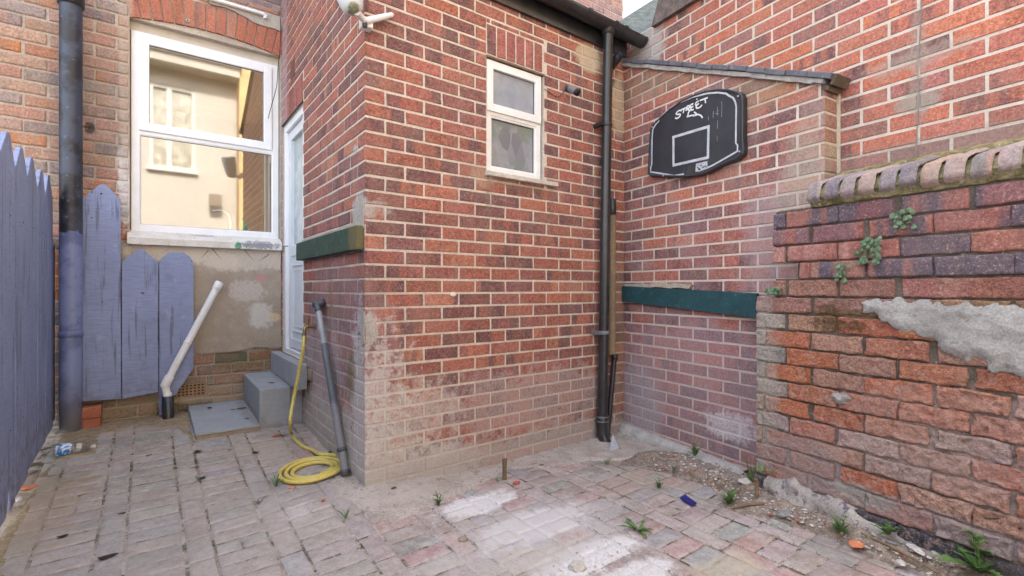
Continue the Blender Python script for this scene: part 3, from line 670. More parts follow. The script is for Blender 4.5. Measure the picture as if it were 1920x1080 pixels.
mb = MB(); V = [(-8, YR - .25, 6.35), (9, YR - .25, 6.35), (9, 8, 8.6), (-8, 8, 8.6)]; mb.add(V + [(a, b, c + .08) for a, b, c in V], [(0, 3, 2, 1), (4, 5, 6, 7), (0, 1, 5, 4), (1, 2, 6, 5), (2, 3, 7, 6), (3, 0, 4, 7)]); mb.build('roof', M_roofs, house)  # unseen roof, added so the house casts its shade over the yard
# render patch under the kitchen window
rend_st = [((.62, 4.35, 1.0), (.15, .3, .11), (.60, .53, .48), .75, 9, 1.5), ((.72, 4.35, .80), (.10, .3, .12), (.62, .60, .55), .8, 16, 1.0), ((.72, 4.35, 1.1), (.07, .3, .035), (.55, .25, .25), .7, 24, .8),
           ((.82, 4.35, .78), (.05, .3, .04), (.62, .48, .28), .8, 20, .6), ((.6, 4.35, 1.27), (.6, .3, .12), (.64, .57, .48), .85, 9, 1.1), ((.12, 4.35, 1.28), (.3, .3, .1), (.64, .58, .48), .9, 12, .9), ((.45, 4.35, 1.22), (.14, .3, .08), (.66, .58, .48), .8, 12, .9)]
M_rend = rough_mat('old_render', (.42, .355, .285), (.35, .285, .225), (.46, .39, .33), 5, .12, .5, .9, stains=rend_st, bscale=60)
mb = MB(); mb.prism(blob_poly([(.0, 1.05), (.20, .55), (.345, .525), (.55, .520), (.70, .545), (XC - .002, .525), (XC - .002, 1.335), (WX0 - .1, 1.335), (WX0 - .12, 1.2)], 6, .01, 5), REAR, -.01, .012); mb.build('render', M_rend, house)
mb = MB()      # ghost outline of a removed picket fence on the render
for a, b in (((545, 462), (570, 482)), ((390, 470), (375, 486)), ((397, 466), (417, 490)), ((457, 468), (478, 492)), ((504, 477), (482, 492))):
    p, q = REAR.px(*a), REAR.px(*b)
    if p[0] < XC - .01 and q[0] < XC - .01:
        d = Vector((q[0] - p[0], q[1] - p[1])); n_ = Vector((-d.y, d.x)).normalized() * .004
        mb = MB(); mb.prism([(p[0] + n_.x, p[1] + n_.y), (q[0], q[1]), (p[0] - n_.x, p[1] - n_.y)], REAR, .010, .0135)
        mb.build('paint_trace', bpy.data.materials.get('grey_paint_trace') or rough_mat('grey_paint_trace', (.10, .12, .12), (.2, .22, .2), None, 30), house)
# sill
M_sill = rough_mat('flaking_white_sill', (.74, .71, .66), (.66, .62, .56), (.16, .145, .13), 9, .08, .7, c3r=(.63, .65), stains=[((.70, 4.3, 1.36), (.16, .2, .035), (.22, .22, .26), .9, 34, 1.6), ((.555, 4.3, 1.345), (.028, .2, .035), (.05, .26, .13), .95, 12, .25), ((.33, 4.3, 1.415), (.10, .2, .012), (.35, .37, .37), .8, 30, .8)])
mb = MB()
prof = [(.055, 1.325), (.055, 1.372), (.030, 1.395), (-.05, 1.428), (-.05, 1.325)]
xa, xb = WX0 - .012, XC - .006; n = 40; V = []
for i in range(n + 1):
    x = xa + (xb - xa) * i / n
    for c, z in prof: V.append(REAR.pt(x, z + .003 * noise.noise(Vector((x * 20, z * 9, 0))), c + .003 * noise.noise(Vector((x * 24, z * 30, 4)))))
F = [(i * 5 + k, i * 5 + (k + 1) % 5, (i + 1) * 5 + (k + 1) % 5, (i + 1) * 5 + k) for i in range(n) for k in range(5)] + [(0, 1, 2, 3, 4), tuple(n * 5 + k for k in (4, 3, 2, 1, 0))]
mb.add(V, F); mb.build('sill', M_sill, house)
# kitchen window
wo = -.05
mb = MB(); frame_rect(mb, REAR, WX0 + .008, WX1 - .006, 1.425, 2.862, .048, wo - .06, wo, .004)
mb.box((WX0 + .05, 2.125, wo - .059), (WX1 - .05, 2.165, wo - .001), 0, REAR, .003); kw = mb.build('window', M_white, house)
mb = MB(); frame_rect(mb, REAR, WX0 + .050, WX1 - .058, 2.152, 2.842, .062, wo - .045, wo + .014, .006); mb.build('sash', M_white, kw)
mb = MB(); frame_rect(mb, REAR, WX0 + .052, WX1 - .05, 1.469, 2.128, .010, wo - .03, wo - .006, .002); mb.build('bead', M_white, kw)
mb = MB(); pts = [(WX0 + .002, 2.862), (WX1 - .002, 2.862)] + [(WX1 - .002 - (WX1 - WX0 - .004) * i / 12, arch_z(WX1 - (WX1 - WX0) * i / 12)) for i in range(13)]
mb.prism(pts, REAR, wo - .04, wo - .012); mb.build('head_infill', rough_mat('cream_infill', (.66, .62, .54), (.58, .53, .45), None, 5, .04, .15), kw)
M = NT('reflective_window_glass'); M.b.inputs['Base Color'].default_value = (.86, .86, .84, 1); M.b.inputs['Metallic'].default_value = 1; M.b.inputs['Roughness'].default_value = .03
tr = M.n('ShaderNodeBsdfTransparent'); tr.inputs[0].default_value = (.9, .95, .92, 1); mx = M.n('ShaderNodeMixShader'); mx.inputs[0].default_value = .40
M.l(tr.outputs[0], mx.inputs[1]); M.l(M.b.outputs[0], mx.inputs[2]); M.l(mx.outputs[0], M.out.inputs[0]); M_glass = M.m
for nm, a, b, c, d, oo in (('pane', WX0 + .11, WX1 - .118, 2.212, 2.782, wo - .006), ('pane', WX0 + .06, WX1 - .058, 1.477, 2.120, wo - .018)):
    mb = MB(); P4 = [(a, c), (b, c), (b, d), (a, d)]; mb.add([REAR.pt(x, y, oo) for x, y in P4], [(0, 1, 2, 3)]); mb.build(nm, M_glass, kw)
    mb = MB(); frame_rect(mb, REAR, a, b, c, d, .004, oo - .002, oo + .006, 0); mb.build('seal', M_seal, kw)
# room behind the kitchen window
mb = MB(); x0, x1, y0, y1, z0, z1 = -1.3, 2.35, YR + .121, 6.6, .4, 3.0; C_ = [(x0, y0, z0), (x1, y0, z0), (x1, y1, z0), (x0, y1, z0), (x0, y0, z1), (x1, y0, z1), (x1, y1, z1), (x0, y1, z1)]
mb.add(C_, [(0, 1, 2, 3), (4, 5, 6, 7), (1, 2, 6, 5), (3, 0, 4, 7)])
for q in ((x0, 1.35, z0, z1), (1.35, 2.3, z0, 1.0), (1.35, 2.3, 2.6, z1), (2.3, x1, z0, z1)): mb.add([(q[0], y1, q[2]), (q[1], y1, q[2]), (q[1], y1, q[3]), (q[0], y1, q[3])], [(0, 1, 2, 3)])  # unseen opening in the back wall, added to let daylight brighten the room
mb.build('room', rough_mat('kitchen_wall', (.70, .58, .42), (.66, .54, .38)), house)
tapk = thing('kitchen_tap', 'chrome swan-neck kitchen tap behind the lower window pane', 'tap')
mb = MB(); q = REAR.px(432, 428, -.25); 
mb.tube(smooth_path([REAR.pt(q[0] + .0, 1.30, -.25), REAR.pt(q[0], 1.50, -.25), REAR.pt(q[0] - .01, 1.60, -.25), REAR.pt(q[0] - .06, 1.65, -.25), REAR.pt(q[0] - .13, 1.64, -.25)]), .011, 10)
mb.build('spout', rough_mat('chrome', (.7, .7, .72), (.7, .7, .72), metal=1, rough=.12), tapk)
mb = MB(); mb.tube([REAR.pt(q[0], 1.30, -.25), REAR.pt(q[0], 1.38, -.25)], .02, 12); mb.build('base', rough_mat('chrome_base', (.6, .6, .62), (.6, .6, .62), metal=1, rough=.15), tapk)
M_gb = None
bt = thing('detergent_bottle', 'green washing-up liquid bottle with red cap inside the kitchen window', 'bottle')
q = REAR.px(456, 425, -.17); bx, bz = q[0], 1.44
mb = MB(); mb.tube([REAR.pt(bx, bz + h_, -.165) for h_ in (0, .01, .07, .10, .125, .13)], [.030, .034, .034, .028, .014, .012], 14); mb.build('body', rough_mat('green_bottle', (.02, .42, .18), (.02, .36, .16), rough=.25), bt)
mb = MB(); mb.tube([REAR.pt(bx, bz + h_, -.165) for h_ in (.13, .15, .165)], [.014, .014, .006], 10); mb.build('cap', rough_mat('red_cap', (.55, .06, .03), (.5, .05, .03), rough=.3), bt)
mb = MB(); mb.box((-.9, 1.40, -.45), (1.6, 1.435, -.125), 0, REAR); mb.build('worktop', rough_mat('worktop', (.3, .25, .2), (.25, .2, .16)), house)
# upstairs window of the house
mb = MB(); frame_rect(mb, REAR, 5.12, 6.1, 4.35, 5.35, .07, -.09, -.02); mb.box((5.12, 4.33, -.02), (6.12, 4.36, .05), 0, REAR); uwn = mb.build('window', M_white, house)
mb = MB(); mb.box((5.18, 4.41, -.06), (6.04, 5.29, -.055), 0, REAR); mb.build('pane', pane_mat('sky_glass', (.55, .6, .66), (.6, .65, .7), (.65, .7, .75), 3, .03), uwn)
# terracotta air brick low in the wall
mb = MB(); a0, a1, b0, b1 = .135, .34, .208, .302
for i in range(9): a = a0 + .004 + (a1 - a0 - .008) * i / 8; mb.box((a - .0055, b0, -.008), (a + .0055, b1, .006), 0, REAR)
for i in range(5): b = b0 + .004 + (b1 - b0 - .008) * i / 4; mb.box((a0, b - .005, -.008), (a1, b + .005, .0045), 0, REAR)
ab = mb.build('air_brick', rough_mat('terracotta', (.40, .26, .15), (.32, .2, .12), (.45, .33, .2), 16), house)
mb = MB(); mb.box((a0, b0, -.05), (a1, b1, -.012), 0, REAR); mb.build('cavity_shade', M_seal, ab)  # black box painted as the shade inside the air brick holes
# overflow pipe over the arch and wall plug
op = thing('overflow_pipe', 'thin white painted pipe running across the bricks above the kitchen window arch', 'pipe')
mb = MB(); a, b = P(385, -6, REAR, .03), P(494, 27, REAR, .03); mb.tube([a, b, b + Vector((.012, 0, -.004)), b + Vector((.014, 0, -.03))], .015, 12); mb.build('pipe', M_dirtwhite, op)
mb = MB(); mb.prism(blob_poly([REAR.px(x, y) for x, y in ((390, 2), (480, 18), (526, 34), (526, 60), (500, 52), (470, 40), (440, 22), (395, 8))], 5, .012, 6), REAR, 0, .016); mb.build('cement_bed', rough_mat('pipe_cement', (.48, .44, .38), (.38, .34, .3), None, 16, .2, .8), op)
wpq = thing('wall_fixing', 'small round metal fixing screwed into the orange arch bricks', 'fixing')
c = REAR.px(352, 39, .01); mb = MB(); mb.tube([REAR.pt(c[0], c[1], .006), REAR.pt(c[0], c[1], .016)], .012, 14); mb.build('washer', rough_mat('zinc', (.45, .46, .5), (.35, .36, .4), metal=.6, rough=.4), wpq)
mb = MB(); mb.tube([REAR.pt(c[0], c[1], .016), REAR.pt(c[0], c[1], .021)], .006, 8); mb.build('screw', M_seal, wpq)
cb = MB(); cb.tube(smooth_path([P(525, 20, REAR, .03), P(526, 75, REAR, .02), P(521, 130, REAR, .02), P(518, 165, REAR, .015), P(507, 205, REAR, .02), P(503, 222, REAR, .03)]), .0025, 6)
tag(cb.build('loose_cable', M_seal), 'thin black loose cable hanging beside the kitchen window frame', 'cable')
# ================================================================== COPED GARDEN WALL
aE = BALL.px(1546, 300)[0]
cw = thing('coped_garden_wall', 'brick garden wall with sloping slate-blue coping between extension and neighbour', 'wall')
mb = MB()
t0 = BALL.px(1190, 118)[1]; t1 = BALL.px(1560, 148)[1]; sl = (t1 - t0) / (BALL.px(1560, 148)[0] - BALL.px(1190, 118)[0])
courses(bfun(BALL, PAL_BALL, 0, [(-sl, 1, t0 - .02 - sl * BALL.px(1190, 118)[0])]), 0.002, aE, -.15, 2.8, par=0, uoff=.08)
ENDF = Fr(BALL.pt(aE, 0, 0), -Fn, UP, Ft)
courses(bfun(ENDF, [((.34, .17, .11), 2), ((.30, .13, .10), 2), ((.38, .26, .18), 1)], 0, [(0, 1, BALL.px(1560, 148)[1] - .03)]), 0, .118, .9, 2.1, pu=.24, par=0, uoff=.0)
topz = lambda a: t0 - .02 + sl * (a - BALL.px(1190, 118)[0])
V = [BALL.pt(a, b, c) for c in (-.0035, -.12) for a, b in ((0, -.2), (aE - .0035, -.2), (aE - .0035, topz(aE)), (0, topz(0)))]
mb.add(V, [(0, 1, 2, 3), (4, 7, 6, 5), (1, 5, 6, 2), (2, 6, 7, 3), (0, 3, 7, 4)], 1, uv=[(0, 0)] * 8)
mb.build('brickwork', [M_ball, M_ballm], cw)
mb = MB(); mb.box((aE - .01, 1.35, -.127), (aE + .012, topz(aE), -.112), 0, BALL, .003); mb.build('mortar_joint', rough_mat('pale_joint', (.58, .52, .40), (.5, .44, .34), None, 20, .15, .8), cw)
nC = 13
CF = Fr(BALL.pt(0, topz(0), 0), Ft + UP * sl, UP - Ft * sl, Fn); Lc = math.hypot(1, sl)
for i in range(nC):
    a0, a1 = (aE + .035) * Lc * i / nC, (aE + .035) * Lc * (i + 1) / nC; dj = rnd.uniform(-.004, .004)
    m2 = MB(); m2.box((a0 + .0015, .014 + dj, -.125), (a1 - .0015, .042 + dj, .032 + rnd.uniform(-.003, .003)), 0, CF, .004); m2.build('coping_tile', M_slate, cw)
mb = MB()
for i in range(30):
    a0, a1 = aE * Lc * i / 30, aE * Lc * (i + 1) / 30; mb.box((a0, -.012 + rnd.uniform(-.004, .004), -.115), (a1 + .002, .014, .022 + .006 * noise.noise(Vector((i * .7, 0, 0)))), 0, CF, .003)
mb.build('coping_bed', rough_mat('coping_mortar', (.40, .38, .35), (.28, .26, .24), (.5, .48, .46), 18, .2, .9), cw)
mb = MB(); mb.box(((aE + .03) * Lc, -.008, -.12), ((aE + .045) * Lc, .044, .010), 0, CF, .003); mb.box(((aE) * Lc, -.035, -.11), ((aE + .03) * Lc, -.012, .003), 0, CF, .004); mb.build('coping_end', rough_mat('brown_end', (.13, .10, .07), (.10, .075, .055), None, 14), cw)

beam = MB(); pA, pB, pC, pD = (BALL.px(*q, .03) for q in ((1166, 536), (1417, 550), (1417, 596), (1166, 565)))
n = 16; V = []
for i in range(n + 1):
    t = i / n; a = pA[0] + (pB[0] - pA[0]) * t; zt_ = pA[1] + (pB[1] - pA[1]) * t; zb_ = pD[1] + (pC[1] - pD[1]) * t
    nz = max(0, noise.noise(Vector((a * 11, 3, 0)))) * .02 * (1 if a < .6 else .3)
    V += [BALL.pt(a, zb_, .0), BALL.pt(a, zb_, .03), BALL.pt(a, zt_ - nz, .03), BALL.pt(a, zt_, .0)]
beam.add(V, [(i * 4 + k, i * 4 + (k + 1) % 4, (i + 1) * 4 + (k + 1) % 4, (i + 1) * 4 + k) for i in range(n) for k in range(4)] + [(0, 1, 2, 3), (n * 4 + 3, n * 4 + 2, n * 4 + 1, n * 4)])
M_teal = rough_mat('teal_painted_timber', (.022, .075, .085), (.018, .055, .062), (.07, .16, .17), 10, .3, .7, .6, c3r=(.58, .72))
tag(beam.build('painted_beam', M_teal), 'long dark teal painted timber fixed across the brick wall below the backboard', 'beam')
mb = MB(); mb.prism(blob_poly([(pA[0], pA[1] - .004), (.3, pA[1] - .012), (.62, pA[1] - .022), (.64, pA[1] + .0), (.35, pA[1] + .018), (pA[0], pA[1] + .012)], 8, .012, 2), BALL, -.003, .022); mb.build('mortar_ledge', rough_mat('crumbled_mortar', (.48, .42, .33), (.36, .3, .22), None, 30, .3, 1.0), cw)

# fillet of cement along the foot of the wall
mb = MB(); n = 70; V = []
for i in range(n + 1):
    a = .0 + 1.02 * i / n; w_ = .055 + .02 * noise.noise(Vector((a * 12, 1, 0))) + .03 * (a > .6); z_ = -.055 + .018 * (1 - a) ; hh = .045 + .01 * noise.noise(Vector((a * 14, 5, 0)))
    V += [BALL.pt(a, z_ - .03, w_ + .012), BALL.pt(a, z_ + .012 + .006 * noise.noise(Vector((a * 30, 9, 0))), w_), BALL.pt(a, z_ + hh, .004 + w_ * .35), BALL.pt(a, z_ + hh, -.003)]
mb.add(V, [(i * 4 + k, i * 4 + k + 1, (i + 1) * 4 + k + 1, (i + 1) * 4 + k) for i in range(n) for k in range(3)]); mb.build('cement_fillet', rough_mat('cement_fillet', (.46, .44, .41), (.38, .36, .33), (.56, .55, .53), 14, .2, .9), cw)

# ================================================================== NEIGHBOUR'S WALL
nb = thing('neighbour_outbuilding', 'tall bright red brick side wall of the building next door under a weathered eaves board', 'building')
mb = MB(); courses(bfun(NEIG, PAL_NEIG), -.3, 3.6, 1.35, 2.93, par=1, uoff=.05, pu=.228)
mortar(mb, NEIG, -2.5, 4, -.2, 2.94, o=-.0035, th=.15, mi=1); mb.build('wall', [M_neig, M_neigm], nb)
sB = NEIG.px(1222, 50, .03)[0]
mb = MB(); V = []
for c in (-.05, .035): V += [NEIG.pt(sB, 2.912, c), NEIG.pt(4, 2.912, c), NEIG.pt(4, 3.13, c), NEIG.pt(sB + .09, 3.13, c)]
mb.add(V, [(0, 3, 2, 1), (4, 5, 6, 7), (0, 1, 5, 4), (1, 2, 6, 5), (2, 3, 7, 6), (3, 0, 4, 7)]); mb.build('eaves_board', M_timber, nb)
mb = MB(); A_, B_, C_ = onY(1160, 40, 2.62), P(1216, 74, NEIG, .01), onY(1246, -14, 2.66)
D_ = C_ + Vector((.9, .5, .9)); off = Vector((.03, .09, -.05))
mb.add([A_, B_, C_, A_ + off, B_ + off, C_ + off], [(0, 1, 2), (3, 5, 4), (0, 3, 4, 1), (1, 4, 5, 2), (2, 5, 3, 0)]); mb.build('roof_valley', M_roofs, nb)
mb = MB(); V = [NEIG.pt(.35, 3.1, .05), NEIG.pt(4, 3.1, .05), NEIG.pt(4, 4.3, -2.2), NEIG.pt(.35, 4.3, -2.2)]; mb.add(V + [q + Vector((0, 0, .02)) for q in V], [(0, 1, 2, 3), (4, 7, 6, 5), (0, 4, 5, 1), (1, 5, 6, 2), (2, 6, 7, 3), (3, 7, 4, 0)]); mb.build('roof', M_roofs, nb)
cbl = MB(); cbl.tube([P(1729, -8, NEIG, .006), P(1721, 120, NEIG, .006), P(1722, 190, NEIG, .006), P(1717, 298, NEIG, .006)], .0022, 6)
tag(cbl.build('wall_cable', rough_mat('grey_cable', (.25, .24, .23), (.2, .19, .18))), 'thin grey cable running straight down the bright red wall', 'cable')

# ================================================================== OLD BOUNDARY WALL
ob = thing('old_boundary_wall', 'old crumbling boundary wall of mixed purple and orange bricks with bullnose brick top', 'wall')
mb = MB(); s0 = OLD.px(1417, 700)[0]; s1 = OLD.px(1449, 450)[0]; s2_ = OLD.px(1497, 505)[0]; sT = OLD.px(1517, 370)[0]
PZ, ZO = .0825, .0655      # course grid
PAL_LOW = [((.50, .18, .095), 6), ((.46, .19, .115), 4), ((.44, .24, .17), 2), ((.42, .15, .085), 3)]
PAL_LOWE = [((.40, .33, .28), 3), ((.30, .27, .25), 2), ((.42, .22, .14), 2)]
PAL_MID = [((.36, .15, .12), 3), ((.32, .15, .13), 2), ((.38, .19, .15), 2)]
PAL_TOP = [((.12, .085, .10), 4), ((.17, .095, .10), 4), ((.30, .12, .095), 2), ((.21, .10, .10), 3)]
def of(r_, k):
    a0, a1, b0, b1 = r_; zc = (b0 + b1) / 2
    st = s0 if zc < .965 else (s2_ if 1.055 < zc < 1.145 else s1)
    if a1 < st + .03: return
    a0 = max(a0, st)
    if zc < .045:
        rough_brick(mb, OLD, (a0, a1, b0, b1), [((.055, .055, .068), 3), ((.08, .08, .095), 1)], h=.012, amp=.004, nx=16, nz=7, er=.012, ns=24); return
    if zc < .965:
        ero = sstep(s0 + .1, s0 + .9, a0) * sstep(.9, .5, zc)
        c = pick(PAL_LOW)
        if a1 < s0 + .2 and rnd.random() < .8: c = pick(PAL_LOWE)
        if zc < .62 and a0 > s0 + .35 and rnd.random() < .45: c = pick([((.47, .28, .22), 2), ((.45, .23, .16), 2), ((.43, .30, .26), 1)])
        if zc > .88: c = pick(PAL_MID) if rnd.random() < .5 else c
        rough_brick(mb, OLD, (a0 + .001, a1 - .001, b0, b1), c, h=.002 + rnd.uniform(-.003, .004), base=-.020, amp=.005 + .006 * ero, nx=30, nz=12, er=.0055, wob=.007 + .003 * ero, ns=46)
    elif zc < 1.055: rough_brick(mb, OLD, (a0, a1, b0, b1), PAL_MID, h=.002, amp=.004, nx=24, nz=10, er=.006, wob=.004, c2=(.40, .2, .15))
    else:
        rough_brick(mb, OLD, (a0, a1, b0, b1), PAL_MID if zc < 1.2 and rnd.random() < .6 else PAL_TOP, mi=2, c2=pick([((.30, .11, .085), 3), ((.11, .085, .105), 4)]), h=.003 + rnd.uniform(-.003, .004), amp=.0045, nx=24, nz=10, er=.006, wob=.004, ns=40)
courses(of, s0, 3.4, -.12, 1.395, pu=.226, pz=PZ, zo=ZO - 2 * PZ, m=.0055, jitter=.010, uoff=s0 + .05)
st_m = [(s0, -.2, .965), (s1 + .01, .965, 1.06), (s2_ + .012, 1.06, 1.145), (s1 + .012, 1.145, 1.392)]
for st, za, zb in st_m:      # mortar body, stepped like the broken end
    nx_ = 60; nz_ = max(2, int((zb - za) / .05)); V = []; 
    for j in range(nz_ + 1):
        for i in range(nx_ + 1):
            a = st + (3.5 - st) * (i / nx_) ** 1.3; b = za + (zb - za) * j / nz_; V.append(OLD.pt(a, b, -.0085 + .004 * noise.noise(Vector((a * 22, b * 30, 0)))))
    mb.add(V, [(j * (nx_ + 1) + i, j * (nx_ + 1) + i + 1, (j + 1) * (nx_ + 1) + i + 1, (j + 1) * (nx_ + 1) + i) for j in range(nz_) for i in range(nx_)], 1, uv=[(0, 0)] * len(V), smooth=True)
    mb.add([OLD.pt(a, b, c) for c in (-.013, -.325) for a, b in ((st, za), (3.5, za), (3.5, zb), (st, zb))], [(4, 7, 6, 5), (1, 5, 6, 2), (2, 6, 7, 3), (0, 3, 7, 4), (0, 4, 5, 1)], 1, uv=[(0, 0)] * 8)
mb.build('brickwork', [M_old, M_oldm, M_oldt], ob)
mb = MB(); mb.box((s1 + .012, 1.058, -.30), (s2_ + .02, 1.142, -.20), 0, OLD); mb.build('hole_shade', rough_mat('dark_hole_shade', (.08, .06, .05), (.05, .04, .03)), ob)  # dark block stands in for the shade inside the missing-brick hole
# end faces of the bricks at the broken end
mb = MB(); EF = Fr(OLD.pt(s0, 0, 0), -Fn, UP, -Ft)
courses(lambda r_, k: rough_brick(mb, EF, r_, PAL_LOWE, h=.004, amp=.003, nx=8, nz=5), .0, .205, -.1, .96, pu=.236, pz=PZ, zo=ZO - 2 * PZ, m=.010); mb.build('end_bricks', M_old, ob)
# bullnose coping bricks laid on edge, leaning back to the neighbour's wall
PAL_COP = [((.36, .27, .23), 3), ((.28, .23, .215), 3), ((.19, .165, .175), 3), ((.36, .23, .18), 2)]
M_cop = brick_mat('bullnose_brick', [], speck=.3, band=.9, bump=.7, grime=.4, grime_col=(.38, .32, .30), rug=.4)
a = sT; i_c = 0; WC = (OLD.px(1920, 290)[0] - OLD.px(1517, 365)[0]) / 10 - .003
while a < 3.3:
    w_ = WC + rnd.uniform(-.003, .003); m2 = MB(); c1 = jit(pick(PAL_COP)); c2 = jit(pick(PAL_COP)); V = []; UV = []; nu, nv = 6, 16; sd_ = rnd.uniform(0, 50); hz = rnd.uniform(-.005, .005); hc = rnd.uniform(-.006, .006)
    so_ = rnd.uniform(0, 90)
    for j in range(nv + 1):
        t = j / nv
        # profile: up the rounded nose, then back
        if t < .45: an = math.pi * .5 * t / .45; c_ = .014 + .030 * math.sin(math.pi * .5 - an * 1.0) * .8; z_ = 1.400 + .098 * math.sin(an)
        else: tt = (t - .45) / .55; c_ = .014 - .19 * tt; z_ = 1.498 + .055 * tt
        if t < .05: c_ = -.01
        for i in range(nu + 1):
            s_ = i / nu; e = min(s_, 1 - s_) * w_; pr = -.006 * max(0, 1 - e / .007) ** 2
            nz = .005 * noise.fractal(Vector((s_ * 3 + sd_, t * 7, 0)), 1, 2, 4)
            V.append(OLD.pt(a + .005 + s_ * (w_ - .010) + (1 - t) * -.012 + .012, z_ + (pr + nz) * (1 if t > .2 else .5) + hz, c_ + (pr + nz) * (1 if t < .5 else 0) + hc)); UV.append((s_ * w_ + so_, t * .3))
    m2.add(V, [(j * (nu + 1) + i, j * (nu + 1) + i + 1, (j + 1) * (nu + 1) + i + 1, (j + 1) * (nu + 1) + i) for j in range(nv) for i in range(nu)], 0, c1, c2, UV, smooth=True)
    m2.build('coping_brick', M_cop, ob); a += w_ + .003; i_c += 1
M_moss = rough_mat('moss_and_mortar', (.26, .22, .12), (.10, .085, .03), (.46, .41, .34), 14, .3, 1.0, .95, bscale=80)
mb = MB(); n = 110; V = []
prof = [(-.02, 1.385), (.006, 1.390), (.012, 1.40), (.030, 1.43), (.022, 1.466), (-.002, 1.488), (-.17, 1.535), (-.20, 1.565), (-.26, 1.585), (-.335, 1.605)]
prof = [(c if c < -.03 else c - .004, z - (.004 if z > 1.44 and c > -.18 else 0)) for c, z in prof]
for i in range(n + 1):
    a = sT + .01 + (3.4 - sT) * i / n
    for k, (c, z) in enumerate(prof): V.append(OLD.pt(a, z + .006 * noise.noise(Vector((a * 25, k * 1.7, 0))), c + .003 * noise.noise(Vector((a * 25, k * 2.7, 5)))))
m_ = len(prof)
mb.add(V, [(i * m_ + k, i * m_ + k + 1, (i + 1) * m_ + k + 1, (i + 1) * m_ + k) for i in range(n) for k in range(m_ - 1)] + [tuple(range(m_))]); mb.build('coping_mortar', M_moss, ob)
# broken mortar lump where the end brick is missing
# cement render patch
cp = [(1612, 565), (1660, 561), (1750, 566), (1850, 570), (1960, 574), (2080, 590), (2120, 640), (2060, 700), (1960, 716), (1905, 708), (1868, 695), (1830, 678), (1800, 672), (1772, 660), (1750, 640), (1722, 633), (1706, 620), (1680, 618), (1664, 606), (1656, 594), (1622, 588)]
poly = blob_poly([OLD.px(*q) for q in cp], 7, .026, 9, 24); mb = MB()
xs = [p[0] for p in poly]; zs = [p[1] for p in poly]; res = .007; nx_ = int((max(xs) - min(xs)) / res) + 2; nz_ = int((max(zs) - min(zs)) / res) + 2; V = []; ins = {}
def d_edge(x, y, poly):
    best = 9
    for i in range(len(poly)):
        ax, ay = poly[i]; bx, by = poly[(i + 1) % len(poly)]; dx, dy = bx - ax, by - ay; L = dx * dx + dy * dy or 1e-9
        t = max(0, min(1, ((x - ax) * dx + (y - ay) * dy) / L)); best = min(best, math.hypot(x - ax - t * dx, y - ay - t * dy))
    return best
for j in range(nz_):
    for i in range(nx_):
        x, y = min(xs) + i * res, min(zs) + j * res; d = d_edge(x, y, poly) * (1 if in_poly(x, y, poly) else -1); ins[i, j] = d > -res * .9
        V.append(OLD.pt(x, y, (.004 + .012 * min(1, d / .03) + .007 * noise.fractal(Vector((x * 9, y * 13, 2)), 1, 2, 4)) if d > 0 else -.016))
mb.add(V, [(j * nx_ + i, j * nx_ + i + 1, (j + 1) * nx_ + i + 1, (j + 1) * nx_ + i) for j in range(nz_ - 1) for i in range(nx_ - 1) if all(ins[q] for q in ((i, j), (i + 1, j), (i + 1, j + 1), (i, j + 1)))], smooth=True)
mb.build('cement_patch', rough_mat('grey_cement_patch', (.36, .345, .315), (.27, .255, .235), (.22, .19, .17), 6, .22, .9, .9, bscale=55, c3r=(.54, .64)), ob)
mb = MB(); q = OLD.px(1578, 748)
def rock(mb, c, r, fl=.7, seed=0, n=2, mi=0, basis=None):
    bm = bmesh.new(); bmesh.ops.create_icosphere(bm, subdivisions=n, radius=1)
    for v in bm.verts:
        k = 1 + .35 * noise.noise(v.co * 1.3 + Vector((seed, seed * .7, 0))) + .12 * noise.noise(v.co * 4 + Vector((seed, 0, 0))); v.co *= k; v.co = Vector((v.co.x, v.co.y, v.co.z * fl)) * r
        if basis: v.co = basis @ v.co
    bm.verts.index_update(); mb.add([v.co + Vector(c) for v in bm.verts], [[v.index for v in f.verts] for f in bm.faces], mi); bm.free()
rock(mb, OLD.pt(q[0], q[1], -.018), .042, .75, 3, 3); mb.build('mortar_lump', rough_mat('cement_lump', (.30, .285, .27), (.23, .215, .205), (.38, .37, .35), 20, .2, .9), ob)
# cement smears and boulders at the foot
mb = MB(); fa, fb = OLD.px(1440, 900)[0], OLD.px(1900, 900)[0]; n = 120; m_ = 9; V = []
for i in range(n + 1):
    a = fa + (fb - fa) * i / n; t = i / n; hh = (.085 - .075 * sstep(.25, .8, t)) * (1 + .5 * noise.noise(Vector((a * 9, 2, 0)))) + .025 * max(0, noise.noise(Vector((a * 26, 8, 0))))
    for k in range(m_):
        u = k / (m_ - 1); z = -.075 + (hh + .075) * u; c = .012 + .040 * (1 - u) ** .6 * (1 - .6 * t) + .022 * noise.fractal(Vector((a * 13, z * 15, 4)), 1, 2, 4) * (1 - .5 * t)
        V.append(OLD.pt(a, z, c if u < .99 else -.008))
mb.add(V, [(i * m_ + k, i * m_ + k + 1, (i + 1) * m_ + k + 1, (i + 1) * m_ + k) for i in range(n) for k in range(m_ - 1)], smooth=True)
mb.build('footing_mortar', rough_mat('footing_mortar', (.38, .35, .31), (.30, .27, .25), (.15, .12, .15), 7, .25, 1.0, .9, bscale=60, c3r=(.54, .6)), ob)

